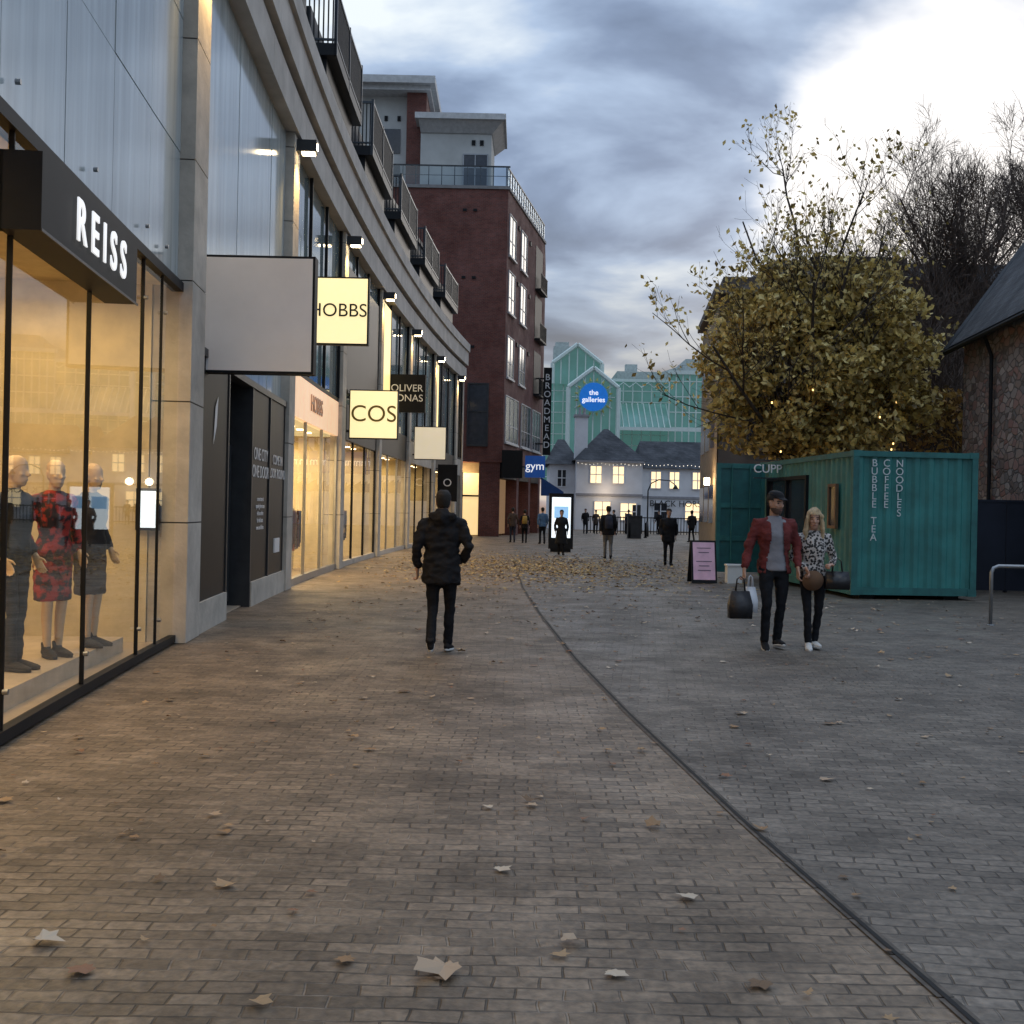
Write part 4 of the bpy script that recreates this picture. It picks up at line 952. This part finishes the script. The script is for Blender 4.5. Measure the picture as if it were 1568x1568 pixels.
lf.obj('fallen_leaves',[islandmat('fallen_leaf',[(.28,.17,.085),(.36,.24,.13),(.16,.10,.055),(.42,.31,.21),(.25,.13,.075),(.50,.42,.32)],.75),islandmat('golden_fallen_leaf',[(.42,.27,.09),(.52,.36,.13),(.30,.18,.07),(.20,.12,.05),(.55,.42,.2)],.75)])

# ---------------------------------------------------------------- sky
w=bpy.data.worlds.new('World'); sc.world=w; w.use_nodes=True; nt=w.node_tree; nt.nodes.clear(); L=nt.links.new
def N(t,**k):
    n=nt.nodes.new(t)
    for a,b in k.items(): setattr(n,a,b)
    return n
def MR(src,a,b,c,d,smooth=True):
    n=N('ShaderNodeMapRange'); n.interpolation_type='SMOOTHSTEP' if smooth else 'LINEAR'
    for i,v in enumerate((a,b,c,d)): n.inputs[i+1].default_value=v
    L(src,n.inputs[0]); return n.outputs[0]
def MA(op,a,b,c=None):
    n=N('ShaderNodeMath',operation=op)
    for i,v in enumerate((a,b,c)):
        if v is None: continue
        if isinstance(v,(int,float)): n.inputs[i].default_value=v
        else: L(v,n.inputs[i])
    return n.outputs[0]
tc=N('ShaderNodeTexCoord'); sp=N('ShaderNodeSeparateXYZ'); L(tc.outputs['Generated'],sp.inputs[0])
zz=MA('ADD',MA('MAXIMUM',sp.outputs[2],0),.19)
cb=N('ShaderNodeCombineXYZ'); L(MA('DIVIDE',sp.outputs[0],zz),cb.inputs[0]); L(MA('DIVIDE',sp.outputs[1],zz),cb.inputs[1])
mp=N('ShaderNodeMapping'); mp.inputs['Location'].default_value=(3.3,1.7,0); mp.inputs['Rotation'].default_value=(0,0,.35); mp.inputs['Scale'].default_value=(1,1.1,1); L(cb.outputs[0],mp.inputs[0])
n1=N('ShaderNodeTexNoise'); n1.inputs['Scale'].default_value=1.8; n1.inputs['Detail'].default_value=6; n1.inputs['Roughness'].default_value=.50; n1.inputs['Distortion'].default_value=.25; L(mp.outputs[0],n1.inputs['Vector'])
n0=N('ShaderNodeTexNoise'); n0.inputs['Scale'].default_value=.65; n0.inputs['Detail'].default_value=2; L(mp.outputs[0],n0.inputs['Vector'])
f=MA('ADD',MA('MULTIPLY',n1.outputs['Fac'],.75),MA('MULTIPLY',n0.outputs['Fac'],.25))
cr=N('ShaderNodeValToRGB'); e=cr.color_ramp.elements; e[0].position=.38; e[0].color=(.14,.195,.31,1); e[1].position=.61; e[1].color=(.88,.95,1.0,1)
a=e.new(.45); a.color=(.23,.31,.47,1); a=e.new(.52); a.color=(.42,.54,.74,1)
L(f,cr.inputs[0])
Bd=Vector((.50,1,.275)).normalized()
dp=N('ShaderNodeVectorMath',operation='DOT_PRODUCT'); dp.inputs[1].default_value=Bd; nm=N('ShaderNodeVectorMath',operation='NORMALIZE'); L(tc.outputs['Generated'],nm.inputs[0]); L(nm.outputs[0],dp.inputs[0])
dd=MA('ADD',dp.outputs['Value'],MA('MULTIPLY',MA('SUBTRACT',n1.outputs['Fac'],.5),.11))
bf=MR(dd,.966,.990,0,1)
dk=MA('ADD',MR(sp.outputs[2],.08,.30,.50,1.0),MR(sp.outputs[2],.40,.80,0,.6))
sc1=N('ShaderNodeVectorMath',operation='SCALE'); L(cr.outputs[0],sc1.inputs[0]); L(dk,sc1.inputs['Scale'])
mx=N('ShaderNodeMix',data_type='RGBA'); L(bf,mx.inputs[0]); L(sc1.outputs[0],mx.inputs[6]); mx.inputs[7].default_value=(1.07,1.06,1.07,1)
sky=N('ShaderNodeTexSky'); sky.sky_type='NISHITA'; sky.sun_disc=False; sky.sun_elevation=math.radians(6); sky.sun_rotation=math.radians(23)
bg1=N('ShaderNodeBackground'); L(mx.outputs[2],bg1.inputs[0]); bg1.inputs[1].default_value=1.0
bg2=N('ShaderNodeBackground'); L(sky.outputs[0],bg2.inputs[0]); bg2.inputs[1].default_value=.014
ad=N('ShaderNodeAddShader'); L(bg1.outputs[0],ad.inputs[0]); L(bg2.outputs[0],ad.inputs[1]); o=N('ShaderNodeOutputWorld'); L(ad.outputs[0],o.inputs[0])
s=light('SUN','sun',(0,0,30),.25,(1,.93,.85)); s.data.angle=math.radians(20)
s.rotation_euler=(-Vector((.42,1,.2)).normalized()).to_track_quat('-Z','Y').to_euler()

# ---------------------------------------------------------------- camera
cam=bpy.data.cameras.new('camera'); co=bpy.data.objects.new('camera',cam); COL.objects.link(co)
co.matrix_world=Matrix.Translation((0,0,1.6))@Matrix.Rotation(math.radians(90),4,'X')@Matrix.Rotation(math.radians(1.2),4,'Z')
cam.sensor_width=36; cam.lens=38.57; cam.shift_y=-.0026; cam.clip_end=2000; cam.clip_start=.05
sc.camera=co
sc.view_settings.view_transform='Standard'; sc.view_settings.look='None'; sc.view_settings.exposure=0
